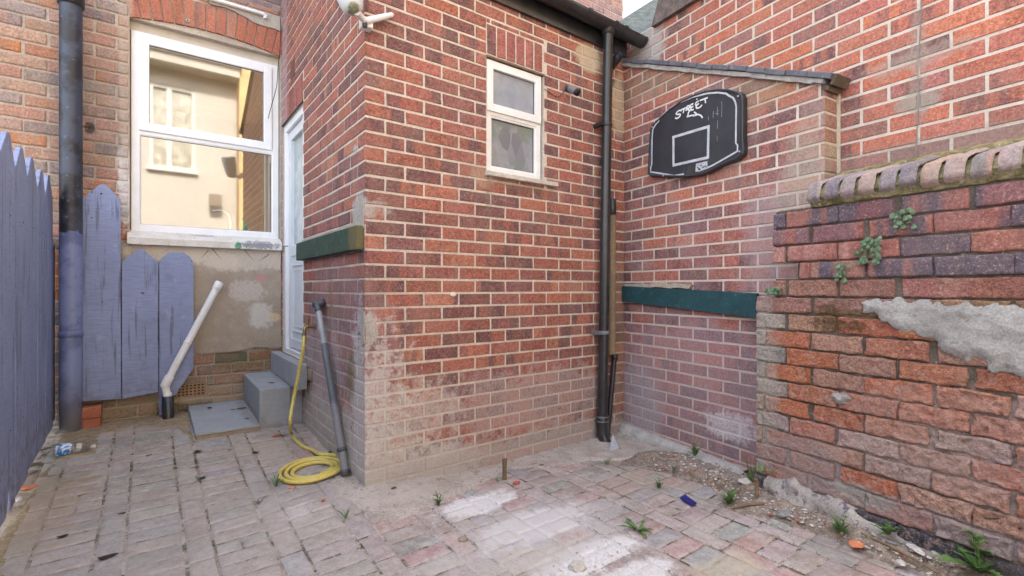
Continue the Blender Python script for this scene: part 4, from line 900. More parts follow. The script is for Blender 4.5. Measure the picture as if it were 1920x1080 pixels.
# ================================================================== STEPS
steps = thing('doorstep', 'grey painted concrete steps of three heights leading up to the white back door', 'steps')
def tilt_box(mb, X0, X1, Y0, Y1, zb, zt, tb=0, bev=.005, mi=0):      # top rises by tb towards the house wall
    m2 = MB(); m2.box((X0, Y0, 0), (X1, Y1, 1), bev=0)
    bm = bmesh.new(); bmesh.ops.create_cube(bm, size=1)
    for q in bm.verts:
        x = X0 if q.co.x < 0 else X1; y = Y0 if q.co.y < 0 else Y1; up = q.co.z > 0
        q.co = Vector((x, y, (zt + (tb if y == Y1 else 0)) if up else zb))
    bmesh.ops.bevel(bm, geom=bm.edges[:], offset=bev, segments=2, affect='EDGES', profile=.6)
    bm.verts.index_update(); mb.add([tuple(q.co) for q in bm.verts], [[q.index for q in f.verts] for f in bm.faces], mi); bm.free()
mb = MB(); tilt_box(mb, .235, .592, 3.625, 4.338, .0, .086, .04, .006); mb.build('slab_base', M_stepside, steps)
mb = MB(); tilt_box(mb, .231, .596, 3.621, 4.340, .0865, .102, .04, .004); mb.build('lower_tread', M_conc, steps)
mb = MB(); tilt_box(mb, .594, .79, 3.64, 4.336, .0, .333, .012, .007); mb.build('middle_step', M_conc, steps)
mb = MB(); tilt_box(mb, .792, .872, 3.66, 4.337, .0, .3315, .0, .004); mb.build('packing_block', M_conc, steps)
mb = MB(); tilt_box(mb, .788, .855, 3.46, 4.334, .334, .505, .0, .006); mb.build('top_step', M_conc, steps)
mb = MB(); mb.box((.853, 3.40, .40), (.873, 3.66, .47), bev=.004); mb.build('sill_stone', M_stepside, steps)

# ================================================================== FENCES
fen = thing('picket_fence', 'tall purple painted picket fence of wide pointed boards along the side of the yard', 'fence')
yA = LEFT.px(100, 500)[0]; edges = [yA]
while edges[-1] > -1.2: edges.append(edges[-1] - (.27 + rnd.uniform(-.02, .02)))
edges = edges[::-1]
for i in range(len(edges) - 1):
    a, b = edges[i] + .002, edges[i + 1] - .002; top = 1.705 + rnd.uniform(-.012, .012); zb = G(-.49, (a + b) / 2) + .012 + rnd.uniform(0, .02); c = (a + b) / 2 + rnd.uniform(-.015, .015)
    pl = [(a, zb), (b, zb + .01), (b, top - .13), (b - .03, top - .10), (c + .03, top - .005), (c, top), (c - .03, top - .008), (a + .03, top - .09), (a, top - .12)]
    if abs((a + b) / 2 - 3.1) < .14: pl = [(a, zb), (c - .05, zb), (c - .02, zb + .05), (c, zb + .13), (c + .025, zb + .05), (c + .04, zb)] + pl[1:]
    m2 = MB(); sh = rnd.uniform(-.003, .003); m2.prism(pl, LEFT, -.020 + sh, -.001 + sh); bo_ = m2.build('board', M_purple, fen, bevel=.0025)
    for z_ in (.385, 1.335):
        m2 = MB(); m2.tube([LEFT.pt(c + .03, z_, -.003 + sh), LEFT.pt(c + .03, z_, .0005 + sh)], .004, 8); m2.build('nail', M_seal, bo_)
m2 = MB(); m2.prism([(yA + .006, .16), (4.33, .16), (4.33, 1.30), (yA + .10, 1.31), (yA + .006, 1.28)], LEFT, -.022, -.003); m2.build('board', M_purple, fen, bevel=.0025)
for z in (.35, 1.3): m2 = MB(); m2.box((-1.4, z, -.075), (4.3, z + .07, -.026), 0, LEFT, .004); m2.build('rail', M_purple, fen)
for y in (-.2, 1.6, 3.4): m2 = MB(); m2.box((y, -.1, -.15), (y + .09, 1.55, -.076), 0, LEFT, .004); m2.build('post', M_purple, fen)

bf = thing('board_screen', 'three short purple painted boards of different heights standing against the house wall', 'fence')
def bpoly(px, c=.085): return [REAR.px(x, y, c) for x, y in px]
B1 = bpoly([(153, 753), (153, 372), (166, 362), (184, 348), (193, 345), (202, 349), (226, 374), (227, 748)])
B2 = bpoly([(228.5, 748), (228.5, 490), (260, 467), (264, 465), (268, 467), (296.5, 491), (297, 735)])
B3 = bpoly([(298.5, 778), (298.5, 490), (302, 486), (317, 473), (343, 473), (355, 480), (361, 490), (363, 500), (363, 690), (318, 757), (318, 779)])
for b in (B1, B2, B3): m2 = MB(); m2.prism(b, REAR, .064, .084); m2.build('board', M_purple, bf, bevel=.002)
for z in (.55, 1.0): m2 = MB(); m2.box((REAR.px(154, 500, .06)[0], z, .028), (REAR.px(360, 500, .06)[0], z + .07, .0635), 0, REAR, .003); m2.build('rail', M_purple, bf)
for x, y, r_ in ((190, 363, .006), (172, 408, .004)):
    q = REAR.px(x, y, .084); m2 = MB(); m2.tube([REAR.pt(q[0], q[1], .080), REAR.pt(q[0], q[1], .0865)], r_, 8); m2.build('nail', M_seal, bf)

# ================================================================== PIPES
sp = thing('soil_pipe', 'thick vertical soil pipe, dark above and painted purple below, between fence and house', 'pipe')
M = NT('half_painted_pipe'); sx = M.n('ShaderNodeSeparateXYZ'); M.l(M.pos, sx.inputs[0])
zz = M.math('ADD', sx.outputs[2], M.math('MULTIPLY', M.math('SUBTRACT', M.noise(9, 4, .6), .5), .22))
top_ = M.mix(M.rng(M.noise(6, 5, .65), .42, .56), (.020, .020, .026), (.045, .055, .085)); top_ = M.mix(M.rng(M.noise(30, 4, .7), .62, .72), top_, (.12, .14, .19))
pur = M.mix(M.rng(M.noise(7, 5, .65), .45, .6), (.21, .26, .46), (.13, .165, .32)); pur = M.mix(M.rng(M.noise(5, 6, .7), .58, .66), pur, (.05, .055, .08))
pur = M.mix(M.rng(sx.outputs[2], .5, .1), pur, (.12, .115, .12))
col = M.mix(M.rng(zz, 1.37, 1.385), pur, top_); M.l(col, M.b.inputs['Base Color']); M.b.inputs['Roughness'].default_value = .45; M.bump(M.noise(40, 4, .7), .25, .003); M_soil = M.m
p0 = REAR.px(133, 500, .12); r_s = .058
mb = MB(); mb.tube([REAR.pt(p0[0], z, .12) for z in (.02, .5, 1.0, 1.6, 2.2, 2.8, 3.6)], r_s, 28, caps=True); mb.build('pipe', M_soil, sp)
mb = MB(); zc = REAR.px(133, 12, .12)[1]; mb.tube([REAR.pt(p0[0], z, .12) for z in (zc, zc + .004, zc + .14, zc + .144)], [r_s + .002, r_s + .010, r_s + .010, r_s + .002], 28); mb.build('collar', M_black, sp)
mb = MB(); zc = REAR.px(133, 626, .12)[1]; mb.tube([REAR.pt(p0[0], z, .12) for z in (zc - .02, zc - .018, zc + .018, zc + .02)], [r_s, r_s + .006, r_s + .006, r_s], 28); mb.box((p0[0] - .062, zc - .014, .0), (p0[0] - .045, zc + .014, .1), 0, REAR); mb.build('bracket', M_soil, sp)

wp_ = thing('waste_pipe', 'slanting white plastic waste pipe leaning across the purple boards into a black drain stub', 'pipe')
a = P(411, 531, REAR, .08); b = P(315, 712, REAR, .13); c = P(310, 722, REAR, .135); d = P(314, 744, REAR, .14)
mb = MB(); mb.tube(smooth_path([a, a.lerp(b, .5), b, c, d], 6), .0245, 16); mb.build('pipe', M_dirtwhite, wp_)
mb = MB(); dr_ = (b - a).normalized(); mb.tube([a - dr_ * .012, a - dr_ * .006, a + dr_ * .05, a + dr_ * .055], [.020, .029, .029, .025], 16); mb.build('end_cap', M_dirtwhite, wp_)
for t in (.62,): m_ = a.lerp(b, t); mb = MB(); mb.tube([m_, m_ + dr_ * .004, m_ + dr_ * .012, m_ + dr_ * .014], [.0245, .0275, .0275, .0245], 16); mb.build('joint_ring', M_dirtwhite, wp_)
mb = MB(); mb.tube([b - dr_ * .03, b - dr_ * .028, b + dr_ * .014, c, c + Vector((0, 0, -.012))], [.0245, .030, .030, .030, .028], 16); mb.build('elbow', M_dirtwhite, wp_); mb = MB(); mb.tube([d + Vector((0, 0, .028)), d + Vector((0, 0, .026)), d + Vector((0, 0, .004)), d], [.022, .027, .027, .022], 16); mb.build('socket', M_dirtwhite, wp_)
mb = MB(); e = Vector((d.x + .004, d.y, 0)); mb.tube([e + UP * z for z in (.03, d.z + .004, d.z + .004, d.z - .02)], [.036, .036, .030, .029], 18, caps=False); mb.build('drain_socket', M_black, wp_)

dp = thing('downpipe', 'tall black plastic downpipe running from the gutter outlet to an open shoe at the ground', 'pipe')
a = P(1140, 60, FRONT, .085); a2 = P(1140, 78, FRONT, .075); b = P(1129.5, 790, FRONT, .06); rp = .0345
mb = MB(); mb.tube([a + UP * .02, a, a2, a2.lerp(b, .25), a2.lerp(b, .5), a2.lerp(b, .75), b], rp, 22); mb.build('pipe', M_black, dp)
mb = MB(); mb.tube([a + UP * .05, a - UP * .015, a - UP * .02], [rp + .009, rp + .009, rp], 22); mb.build('outlet', M_black, dp)
e1 = b + Vector((0, 0, -.085)); e2 = e1 + Vector((.0, -.02, -.05)) ; dirf = Vector((.25, -.9, -.45)).normalized(); e3 = e2 + dirf * .05
mb = MB(); mb.tube([b + UP * .045, b + UP * .043, b - UP * .0, e1, e2, e3, e3, e2 + dirf * .0], [rp, rp + .007, rp + .007, rp + .005, rp + .004, rp + .003, rp - .003, rp - .006], 22, caps=False); mb.build('shoe', M_black, dp)
mb = MB(); mb.tube([e2 + dirf * .012, e2 + dirf * .013], .030, 20); mb.build('hollow_shade', M_seal, dp)  # black disc painted as the shade inside the shoe
for y in (235, 624):
    t = (y - 78) / (790 - 78); q = a2.lerp(b, t)
    mb = MB(); mb.tube([q - UP * .014, q - UP * .012, q + UP * .012, q + UP * .014], [rp, rp + .005, rp + .005, rp], 22); mb.box((q.x - .065, q.y - .012, q.z - .012), (q.x - .03, YF - .002, q.z + .012), bev=.002); mb.build('clip', M_black if y < 400 else M_lead, dp)
for dz in (.0, .03): q = b + UP * (.02 + dz) - UP * .02; mb = MB(); mb.tube([q, q + UP * .002, q + UP * .006, q + UP * .008], [rp + .007, rp + .010, rp + .010, rp + .007], 22); mb.build('ring', M_lead, dp)

bp = thing('boxed_pipe', 'tan weathered timber-coloured pipe casing with black cap beside the downpipe', 'pipe')
M_tan = rough_mat('tan_casing', (.27, .20, .125), (.20, .15, .10), (.15, .11, .045), 9, .15, .5, .8, stains=[(P(1154, 520, FRONT, .04), (.012, .1, .3), (.24, .18, .05), .6, 20, .8)])
a = P(1147.5, 402, FRONT, .036); b = P(1147, 664, FRONT, .036)
mb = MB(); mb.tube([a, a.lerp(b, .5), b], .028, 18); mb.build('casing', M_tan, bp)
mb = MB(); mb.tube([a + UP * .11, a + UP * .108, a - UP * .004, a - UP * .006], [.022, .030, .031, .028], 18); mb.build('cap', M_black, bp)
a = P(1152.5, 664, FRONT, .036); b = P(1138, 830, FRONT, .05)
tp = thing('thin_waste_pipe', 'thin black waste pipe running down at a slant behind the downpipe foot', 'pipe')
mb = MB(); mb.tube([a, a.lerp(b, .3), b], .0185, 14); mb.build('pipe', M_black, tp)
mb = MB(); mb.tube([a + UP * .0, a - UP * .002, a - UP * .04, a - UP * .042], [.02, .0235, .0235, .019], 14); mb.build('coupling', M_black, tp)
ov = thing('overflow_stub', 'short open black pipe stub poking out of the wall under the gutter end', 'pipe')
a = P(1149, 121, FRONT, .0); b = P(1160, 105, FRONT, .10); dd = (b - a).normalized()
mb = MB(); mb.tube([a - dd * .02, a + dd * .03, b, b, b - dd * .06], [.034, .032, .032, .027, .026], 18, caps=False); mb.build('stub', M_black, ov)
mb = MB(); mb.tube([b - dd * .05, b - dd * .049], .027, 16); mb.build('hollow_shade', M_seal, ov)  # black disc in place of the shade inside the stub

gp = thing('grey_waste_pipe', 'grey waste pipe slanting down the white-stained side wall to the ground at the corner', 'pipe')
a = onX(597, 578, XC - .045); b = onG(653, 893) + UP * .01; b.x = min(b.x, XC - .03); m1 = a.lerp(b, .24)
mb = MB(); mb.tube([a, m1], .0165, 16); mb.build('upper_pipe', rough_mat('mid_grey_plastic', (.36, .37, .39), (.28, .29, .31), None, 10, .08, .1, .4), gp)
mb = MB(); mb.tube([m1 - (b - a) * .004, m1, m1.lerp(b, .5), b], [.018, .0215, .0215, .0215], 18); mb.build('lower_pipe', rough_mat('two_tone_grey', (.085, .092, .105), (.12, .13, .14), None, 3, .08, .1, .4, stains=[((b.x, b.y, b.z + .15), (.3, .3, .28), (.25, .25, .26), .8, 12, .6)]), gp)
mb = MB(); mb.tube([onX(592, 572, XC - .045) + Vector((-.0, 0, .0)), onX(602, 568, XC - .04), SIDE.pt(SIDE.px(606, 565)[0], SIDE.px(606, 565)[1], 0)], [.024, .024, .022], 14); mb.tube([a - (b - a).normalized() * .035, a + (b - a).normalized() * .02], .023, 14); mb.build('elbow', M_dgrey, gp)
for t in (.865, .985): q = a.lerp(b, t); dd = (b - a).normalized(); mb = MB(); mb.tube([q - dd * .012, q - dd * .01, q + dd * .01, q + dd * .012], [.0215, .0265, .0265, .0215], 16); mb.build('ring', M_dgrey, gp)

# ================================================================== TAP AND HOSE
M_brass = rough_mat('tarnished_brass', (.32, .22, .09), (.20, .15, .08), (.40, .36, .25), 30, .2, .4, .4, metal=.8)
tap = thing('garden_tap', 'small tarnished brass garden tap on the side wall feeding the yellow hose', 'tap')
q = SIDE.px(592, 612); wz = q[1]; wy = q[0]
mb = MB(); mb.tube([SIDE.pt(wy, wz, 0), SIDE.pt(wy, wz, .055), SIDE.pt(wy, wz - .006, .068), SIDE.pt(wy, wz - .05, .072)], [.011, .012, .012, .011], 12); mb.tube([SIDE.pt(wy, wz, .05), SIDE.pt(wy, wz + .045, .05)], [.012, .007], 10); mb.build('body', M_brass, tap)
mb = MB(); mb.tube([SIDE.pt(wy - .028, wz + .048, .05), SIDE.pt(wy, wz + .05, .05), SIDE.pt(wy + .028, wz + .048, .05)], [.006, .007, .006], 8); mb.build('handle', M_brass, tap)
mb = MB(); mb.tube([SIDE.pt(wy, wz, 0), SIDE.pt(wy, wz, .008)], .02, 12); mb.build('wall_plate', M_lead, tap)
hose = thing('garden_hose', 'yellow garden hose hanging from the tap and coiled flat on the paving', 'hose')
ht = SIDE.pt(wy, wz - .05, .072); 
pts = [ht, onX(568, 655, XC - .085), onX(560, 700, XC - .10), onX(549, 755, XC - .13), onX(544, 790, XC - .17)]
for x, y in ((546, 815), (554, 829), (569, 841), (586, 848)): pts.append(onG(x, y) + UP * .012)
cc = onG(583, 885); r_h = .0106
ang0 = math.atan2(onG(604, 853).y - cc.y, onG(604, 853).x - cc.x)
N_ = 46; turns = 3.4; 
for i in range(N_ * 1 + 1):
    t = i / N_; an = ang0 - t * turns * 2 * math.pi; ra = .182 - .092 * t + .005 * math.sin(an * 1.0 + 1) ; q = Vector((cc.x + .012 * t + ra * math.cos(an), cc.y - .008 * t + ra * .97 * math.sin(an), 0)); q.z = G(q.x, q.y) + r_h + .002 + (.012 * max(0, 1 - t * 7)) + .006 * abs(math.sin(an * .5 + 1)) * (t < .6); pts.append(q)
mb = MB(); mb.tube(smooth_path(pts, 5), r_h, 12); 
M = NT('yellow_hose'); col = M.mix(M.rng(M.noise(30, 4, .6), .35, .7), (.68, .57, .16), (.60, .48, .12)); col = M.mix(M.rng(M.noise(60, 4, .7), .62, .72), col, (.28, .22, .08)); M.l(col, M.b.inputs['Base Color']); M.b.inputs['Roughness'].default_value = .42; M.bump(M.noise(120, 2), .1, .002)
mb.build('tube', M.m, hose)
mb = MB(); mb.tube([ht + UP * .008, ht - UP * .045], [.0135, .0135], 12); mb.build('connector', M_brass, hose)
q = onG(621, 857) + UP * .02; mb = MB(); dd = (EYE - q).normalized(); dd.z = .25; dd.normalize()
mb.tube([q - dd * .04, q, q, q - dd * .03], [.018, .019, .013, .012], 14, caps=False); tag(mb.build('hose_connector', rough_mat('dark_green_plastic', (.03, .10, .02), (.05, .14, .03), rough=.4)), 'dark green plastic hose connector lying behind the yellow coil', 'connector')

# ================================================================== FIXTURES ON THE WALLS
cam_ = thing('security_camera', 'small grey bullet security camera beside the little white window', 'camera')
q = FRONT.px(1062, 171); 
a = FRONT.pt(q[0] - .0, q[1] + .012, .03); b = FRONT.pt(q[0] + .012, q[1] - .03, .085)
mb = MB(); mb.tube([FRONT.pt(q[0], q[1] + .02, 0), FRONT.pt(q[0], q[1] + .02, .006)], .020, 14); mb.tube([FRONT.pt(q[0], q[1] + .02, .003), a], .008, 8); mb.build('mount', M_dgrey, cam_)
mb = MB(); dd = (b - a).normalized(); mb.tube([a - dd * .004, a, b], [.016, .021, .022], 16); mb.build('body', rough_mat('camera_grey', (.24, .25, .26), (.2, .21, .22), rough=.35), cam_)
mb = MB(); mb.tube([b - dd * .004, b + dd * .014, b + dd * .014, b + dd * .004], [.0235, .0235, .018, .016], 16, caps=True); mb.build('lens_hood', M_seal, cam_)
mb = MB(); mb.tube(smooth_path([FRONT.pt(uw1 + .0, 2.315, .004), FRONT.pt(uw1 + .05, 2.30, .006), FRONT.pt(uw1 + .12, 2.292, .006), FRONT.pt(q[0], q[1] + .02, .004)]), .0022, 6)
tag(mb.build('camera_cable', M_seal), 'thin black cable from window corner to the small camera', 'cable')

sl_ = thing('security_light', 'white dome security light with green algae on its bracket at the brick corner', 'light fitting')
M_alg = rough_mat('algae_white_plastic', (.66, .69, .70), (.58, .62, .63), None, 6, .04, .1, .3, stains=[(onY(664, 17, YF - .15), (.032, .06, .032), (.17, .19, .05), .9, 26, .9)])
c = onY(661, 14, YF - .12); up_ = onY(636, -70, YF - .06); dd = (up_ - c).normalized()
mb = MB(); L_ = [(-.026, .004), (-.025, .02), (-.019, .035), (-.004, .0475), (.02, .055), (.06, .062), (.12, .070), (.2, .075), (.21, .06)]
mb.tube([c + dd * l_ for l_, r_ in L_], [r_ for l_, r_ in L_], 26); mb.build('housing', M_alg, sl_)
k = onY(684, 40, YF - .06); t_ = onY(738, 27, YF - .02)
mb = MB(); mb.tube(smooth_path([k, k.lerp(t_, .35), k.lerp(t_, .75), t_], 5), [.017] * 4 + [.016] * 4 + [.015] * 3 + [.013] * 3 + [.008, .003], 12); mb.build('arm', M_dirtwhite, sl_)
mb = MB(); mb.tube([c + Vector((.015, 0, -.0)) - dd * .015, k.lerp(c, .4), k], [.017, .016, .015], 12); mb.build('swivel', M_dirtwhite, sl_)
mb = MB(); kk = k + Vector((0, 0, -.006)); mb.tube([kk, kk + Vector((0, 0, -.022)), kk + Vector((0, 0, -.024))], [.013, .012, .004], 12); mb.build('knob', M_dgrey, sl_)
mb = MB(); mb.box((k.x - .01, YF - .055, k.z - .02), (k.x + .045, YF - .001, k.z + .03), bev=.006); mb.build('mount', M_dirtwhite, sl_)

# ================================================================== BACKBOARD
bb = thing('basketball_backboard', 'black basketball backboard without hoop, white outline and square, hung on the brick wall', 'backboard')
cr = lambda pts, s_=5.143, ox=1190, oy=140: [(ox + x / s_, oy + y / s_) for x, y in pts]
face = .046
outer = [BALL.px(x, y, face) for x, y in cr([(118, 960), (122, 900), (134, 640), (145, 520), (160, 478), (230, 415), (330, 325), (440, 247), (560, 190), (680, 150), (800, 131), (900, 136), (985, 155), (1026, 182), (1040, 212), (1040, 640), (1046, 700), (1040, 765), (985, 815), (820, 880), (700, 945), (600, 972), (500, 985), (420, 990), (280, 985), (150, 980)])]
M_bb = rough_mat('scuffed_black_board', (.022, .024, .030), (.034, .037, .045), (.07, .075, .08), 5, .06, .12, .42, spec=.5, c3r=(.64, .8))
mb = MB(); cx_ = sum(p[0] for p in outer) / len(outer); cz_ = sum(p[1] for p in outer) / len(outer)
inn = [(cx_ + (a - cx_) * .955, cz_ + (b - cz_) * .95) for a, b in outer]; n = len(outer)
V = [BALL.pt(a, b, 0.004) for a, b in outer] + [BALL.pt(a, b, face - .006) for a, b in outer] + [BALL.pt(cx_ + (a - cx_) * .985, cz_ + (b - cz_) * .98, face) for a, b in outer] + [BALL.pt(a, b, face - .002) for a, b in inn] + [BALL.pt(cx_ + (a - cx_) * .945, cz_ + (b - cz_) * .94, face - .006) for a, b in outer]
F = [(r_ * n + i, r_ * n + (i + 1) % n, (r_ + 1) * n + (i + 1) % n, (r_ + 1) * n + i) for r_ in range(4) for i in range(n)]
tr_ = tessellate_polygon([[Vector((a, b, 0)) for a, b in outer]]); F += [tuple(4 * n + i for i in t) for t in tr_]
mb.add(V, F); mb.build('board', M_bb, bb)
M_line = rough_mat('worn_white_print', (.52, .54, .56), (.40, .42, .44), (.08, .085, .09), 30, .1, .05, .5, c3r=(.62, .68))
def ribbon(mb, pts, wd, c, wob=0):     # flat painted stroke on the board
    q = [Vector(BALL.px(x, y, c)) for x, y in pts]; V = []
    for i, p in enumerate(q):
        d = (q[min(i + 1, len(q) - 1)] - q[max(i - 1, 0)]); d = d.normalized() if d.length > 0 else Vector((1, 0)); nn = Vector((-d.y, d.x)) * wd * (1 + wob * noise.noise(Vector((i * .9, pts[0][0], 0)))); V += [BALL.pt(p.x + nn.x, p.y + nn.y, c), BALL.pt(p.x - nn.x, p.y - nn.y, c)]
    mb.add(V, [(2 * i, 2 * i + 1, 2 * i + 3, 2 * i + 2) for i in range(len(q) - 1)])
lc = face - .0035
mb = MB()
ribbon(mb, cr([(475, 958), (380, 975), (280, 957), (155, 938), (155, 890), (165, 868), (168, 620), (175, 530), (200, 482), (232, 450), (238, 420), (300, 360), (370, 305), (440, 266), (560, 215), (700, 180), (800, 172), (880, 182), (912, 205), (950, 225), (970, 262), (980, 310), (978, 400), (975, 660), (992, 680), (990, 738), (900, 790), (830, 830), (760, 870), (700, 898), (610, 930)]), .0052, lc)
tag(mb.build('outline', M_line, bb))
mb = MB(); ribbon(mb, cr([(374, 608), (374, 870)]), .0085, lc); ribbon(mb, cr([(362, 606), (722, 497)]), .0085, lc + .0004); ribbon(mb, cr([(712, 490), (706, 808)]), .0085, lc + .0008); ribbon(mb, cr([(366, 876), (712, 797)]), .0085, lc + .0012); mb.build('target_square', M_line, bb)
# the hand-lettered word STREET with a flourish below
st = {
 'S': [(452, 348), (430, 345), (408, 362), (400, 378), (418, 384), (434, 380), (440, 392), (425, 412), (404, 422), (390, 415)],
 'T': [(446, 340), (500, 316)], 'T2': [(476, 330), (468, 372)],
 'R': [(508, 300), (494, 350)], 'R2': [(506, 304), (530, 300), (526, 320), (502, 328), (530, 344)],
 'E': [(566, 280), (544, 290), (534, 312), (548, 318), (540, 330), (548, 342), (570, 334)], 'E1': [(548, 312), (566, 306)],
 'E2': [(618, 254), (594, 268), (586, 290), (602, 296), (592, 310), (602, 324), (632, 312), (650, 290)], 'E3': [(600, 288), (622, 280)],
 'T3': [(628, 250), (704, 222)], 'T4': [(678, 234), (684, 274)], 'dot': [(597, 234), (603, 240)],
 'z1': [(536, 346), (520, 362), (512, 398), (505, 406), (545, 394), (572, 392)], 'z2': [(572, 360), (596, 378), (566, 398), (586, 392), (612, 384), (640, 396), (654, 418)] }
for i, (k_, pl) in enumerate(st.items()):
    pl = [(p.x, p.y) for p in smooth_path([(x, y, 0) for x, y in pl], 4)]
    mb = MB() if i == 0 else mb; ribbon(mb, cr(pl), .0046, lc + .0003 * (i % 3), .3)
mb.build('lettering', rough_mat('white_lettering', (.68, .70, .70), (.6, .62, .62), None, 8, .05), bb)
mb = MB(); lab = [BALL.px(x, y, lc) for x, y in cr([(585, 940), (592, 858), (704, 833), (700, 895), (640, 925)])]; mb.prism(lab, BALL, lc - .001, lc + .0006); lb = mb.build('sticker', rough_mat('faded_sticker', (.46, .48, .50), (.34, .36, .38), (.12, .13, .14), 34, .1, .05, c3r=(.55, .6)), bb)
mb = MB()
for pl in ([(640, 866), (632, 884), (652, 874)], [(605, 896), (628, 908)], [(650, 896), (690, 880)], [(612, 918), (636, 914)]): ribbon(mb, cr(pl), .003, lc + .0012)
mb.build('sticker_print', M_seal, lb)
M_scr = rough_mat('scratch_grey', (.30, .32, .34), (.2, .22, .24), (.1, .1, .1), 40)
for pl in ([(800, 310), (796, 350), (800, 400)], [(790, 390), (806, 340)], [(838, 256), (842, 300), (838, 410)], [(800, 440), (798, 520)], [(760, 350), (756, 420)], [(795, 590), (797, 640)], [(712, 400), (710, 440)], [(776, 372), (812, 376)]): mb = MB(); ribbon(mb, cr(pl), .0016, lc, .6); mb.build('scratch', M_scr, bb)
mb = MB(); br = [BALL.px(x, y, lc) for x, y in cr([(478, 968), (480, 888), (582, 870), (578, 962)])]; mb.prism(br, BALL, lc - .001, lc + .002); mb.build('bracket_mark', rough_mat('rusty_mark', (.06, .055, .05), (.035, .035, .04), (.16, .12, .09), 22, .2, .4), bb)
for x, y in ((996, 206), (1040 - 30, 740), (168, 505), (275, 975)):
    q = BALL.px(*cr([(x, y)])[0], face); mb = MB(); mb.tube([BALL.pt(q[0], q[1], face - .006), BALL.pt(q[0], q[1], face + .0015)], .006, 10); mb.build('bolt', rough_mat('bolt_zinc', (.5, .52, .55), (.4, .42, .45), metal=.7, rough=.35) if x == 996 else bpy.data.materials['bolt_zinc'], bb)

# ================================================================== SMALL THINGS ON THE GROUND
st2 = thing('brick_stack', 'two short orange bricks stacked under the purple boards beside the soil pipe', 'bricks')
q = onG(150, 806); q2 = onG(189, 803); M_loose = rough_mat('loose_brick', (.44, .16, .09), (.36, .13, .08), (.48, .32, .24), 9, .2, .6, c3r=(.6, .75))
xL, xR = q.x, q2.x; yF = q.y
mb = MB(); mb.box((xL + .004, yF + .006, q.z - .01), (xR - .004, yF + .2, q.z + .064), bev=.005); mb.build('brick', M_loose, st2)
mb = MB(); mb.box((xL, yF, q.z + .066), (xR, yF + .2, q.z + .138), bev=.006); mb.build('brick', M_loose, st2)

bo = thing('plastic_bottle', 'crushed clear plastic bottle with blue label lying by the purple fence', 'bottle')
a = onG(98, 857) + UP * .036; b = onG(180, 843) + UP * .02; ax = (b - a); Lb = ax.length; axn = ax.normalized()
M = NT('clear_plastic'); gl = M.n('ShaderNodeBsdfGlossy'); gl.inputs['Roughness'].default_value = .12; tr = M.n('ShaderNodeBsdfTransparent'); tr.inputs[0].default_value = (.90, .92, .93, 1); mx = M.n('ShaderNodeMixShader')
lw = M.n('ShaderNodeLayerWeight'); lw.inputs[0].default_value = .45; f_ = M.math('ADD', M.math('MULTIPLY', lw.outputs['Facing'], .55), .10); M.l(f_, mx.inputs[0]); M.l(tr.outputs[0], mx.inputs[1]); M.l(gl.outputs[0], mx.inputs[2]); M.l(mx.outputs[0], M.out.inputs[0]); M_clear = M.m
def bot(t0, t1, add=0, k=26):
    P_, R_ = [], []
    for i in range(k + 1):
        t = t0 + (t1 - t0) * i / k; r_ = .034
        if t < .04: r_ = .024 + .25 * t
        if .42 < t < .50: r_ = .034 - .006 * math.sin((t - .42) / .08 * math.pi)
        if t > .66: r_ = .034 - (.034 - .013) * sstep(.66, .88, t)
        r_ *= 1 + .10 * noise.noise(Vector((t * 14, 3, 1))) + (.05 * math.sin(t * 60) if .46 < t < .66 else 0)
        P_.append(a + ax * t + Vector((0, 0, .004 * noise.noise(Vector((t * 6, 0, 0)))))); R_.append(r_ + add)
    return P_, R_
P_, R_ = bot(0, 1); mb = MB(); mb.tube(P_, R_, 20, caps=False); mb.tube([P_[0], P_[0] + axn * .003], R_[0], 20); mb.build('body', M_clear, bo)
P_, R_ = bot(.12, .42, .0012, 10); mb = MB(); mb.tube(P_, R_, 20, caps=False)
M = NT('bottle_label'); col = M.mix(M.rng(M.noise(16, 3, .6, dist=1.5), .53, .60), (.02, .19, .60), (.62, .72, .80)); M.l(col, M.b.inputs['Base Color']); M.b.inputs['Roughness'].default_value = .35; mb.build('label', M.m, bo)

def shard(name, px, r_, mat, label, cat, fl=.35, seed=0, sub=1, group=None, lift=.3, sx=1, sy=1, rz=0):
    q = onGW(*px); mb = MB(); B = Matrix.Rotation(rz, 3, 'Z') @ Matrix.Diagonal((sx, sy, 1)); rock(mb, q + UP * r_ * fl * lift, r_, fl, seed, sub, basis=B); return tag(mb.build(name, mat, smooth=False), label, cat, group)
M_or = rough_mat('orange_chip', (.60, .22, .11), (.52, .18, .09), None, 20, .15, .6)
M_red = rough_mat('red_chip', (.42, .10, .07), (.34, .09, .06), None, 20, .15, .6)
M_pale = rough_mat('pale_rubble', (.56, .53, .48), (.46, .42, .37), (.36, .31, .26), 18, .2, .8)
M_grst = rough_mat('grey_rubble', (.30, .29, .28), (.22, .21, .21), None, 18, .2, .8)
shard('brick_chip', (1607, 1021), .034, M_or, 'flat round orange brick chip in the dirt by the old wall foot', 'brick chip', .22, 3, 3, sx=1.1, sy=.75)
shard('brick_piece', (968, 907), .022, M_red, 'small red brick piece lying near the concrete strip', 'brick piece', .5, 5, 1, sx=1.2, sy=.8)
shard('brick_crumb', (606, 940 + 58 - 58), .012, M_red, 'tiny red brick crumb on the paving below the yellow coil', 'brick piece', .5, 6, 1)
shard('brick_crumb', (548, 915), .014, M_or, 'tiny orange brick crumb touching the front of the yellow coil', 'brick piece', .4, 9, 1, sx=1.4)
shard('brick_crumb', (520, 818), .022, M_red, 'pinkish red brick chip in front of the grey step', 'brick piece', .35, 12, 2, sx=1.4)
shard('brick_chip', (55, 915), .022, M_or, 'salmon brick chip beside the hole in the purple fence', 'brick chip', .4, 15, 2, sx=1.4)
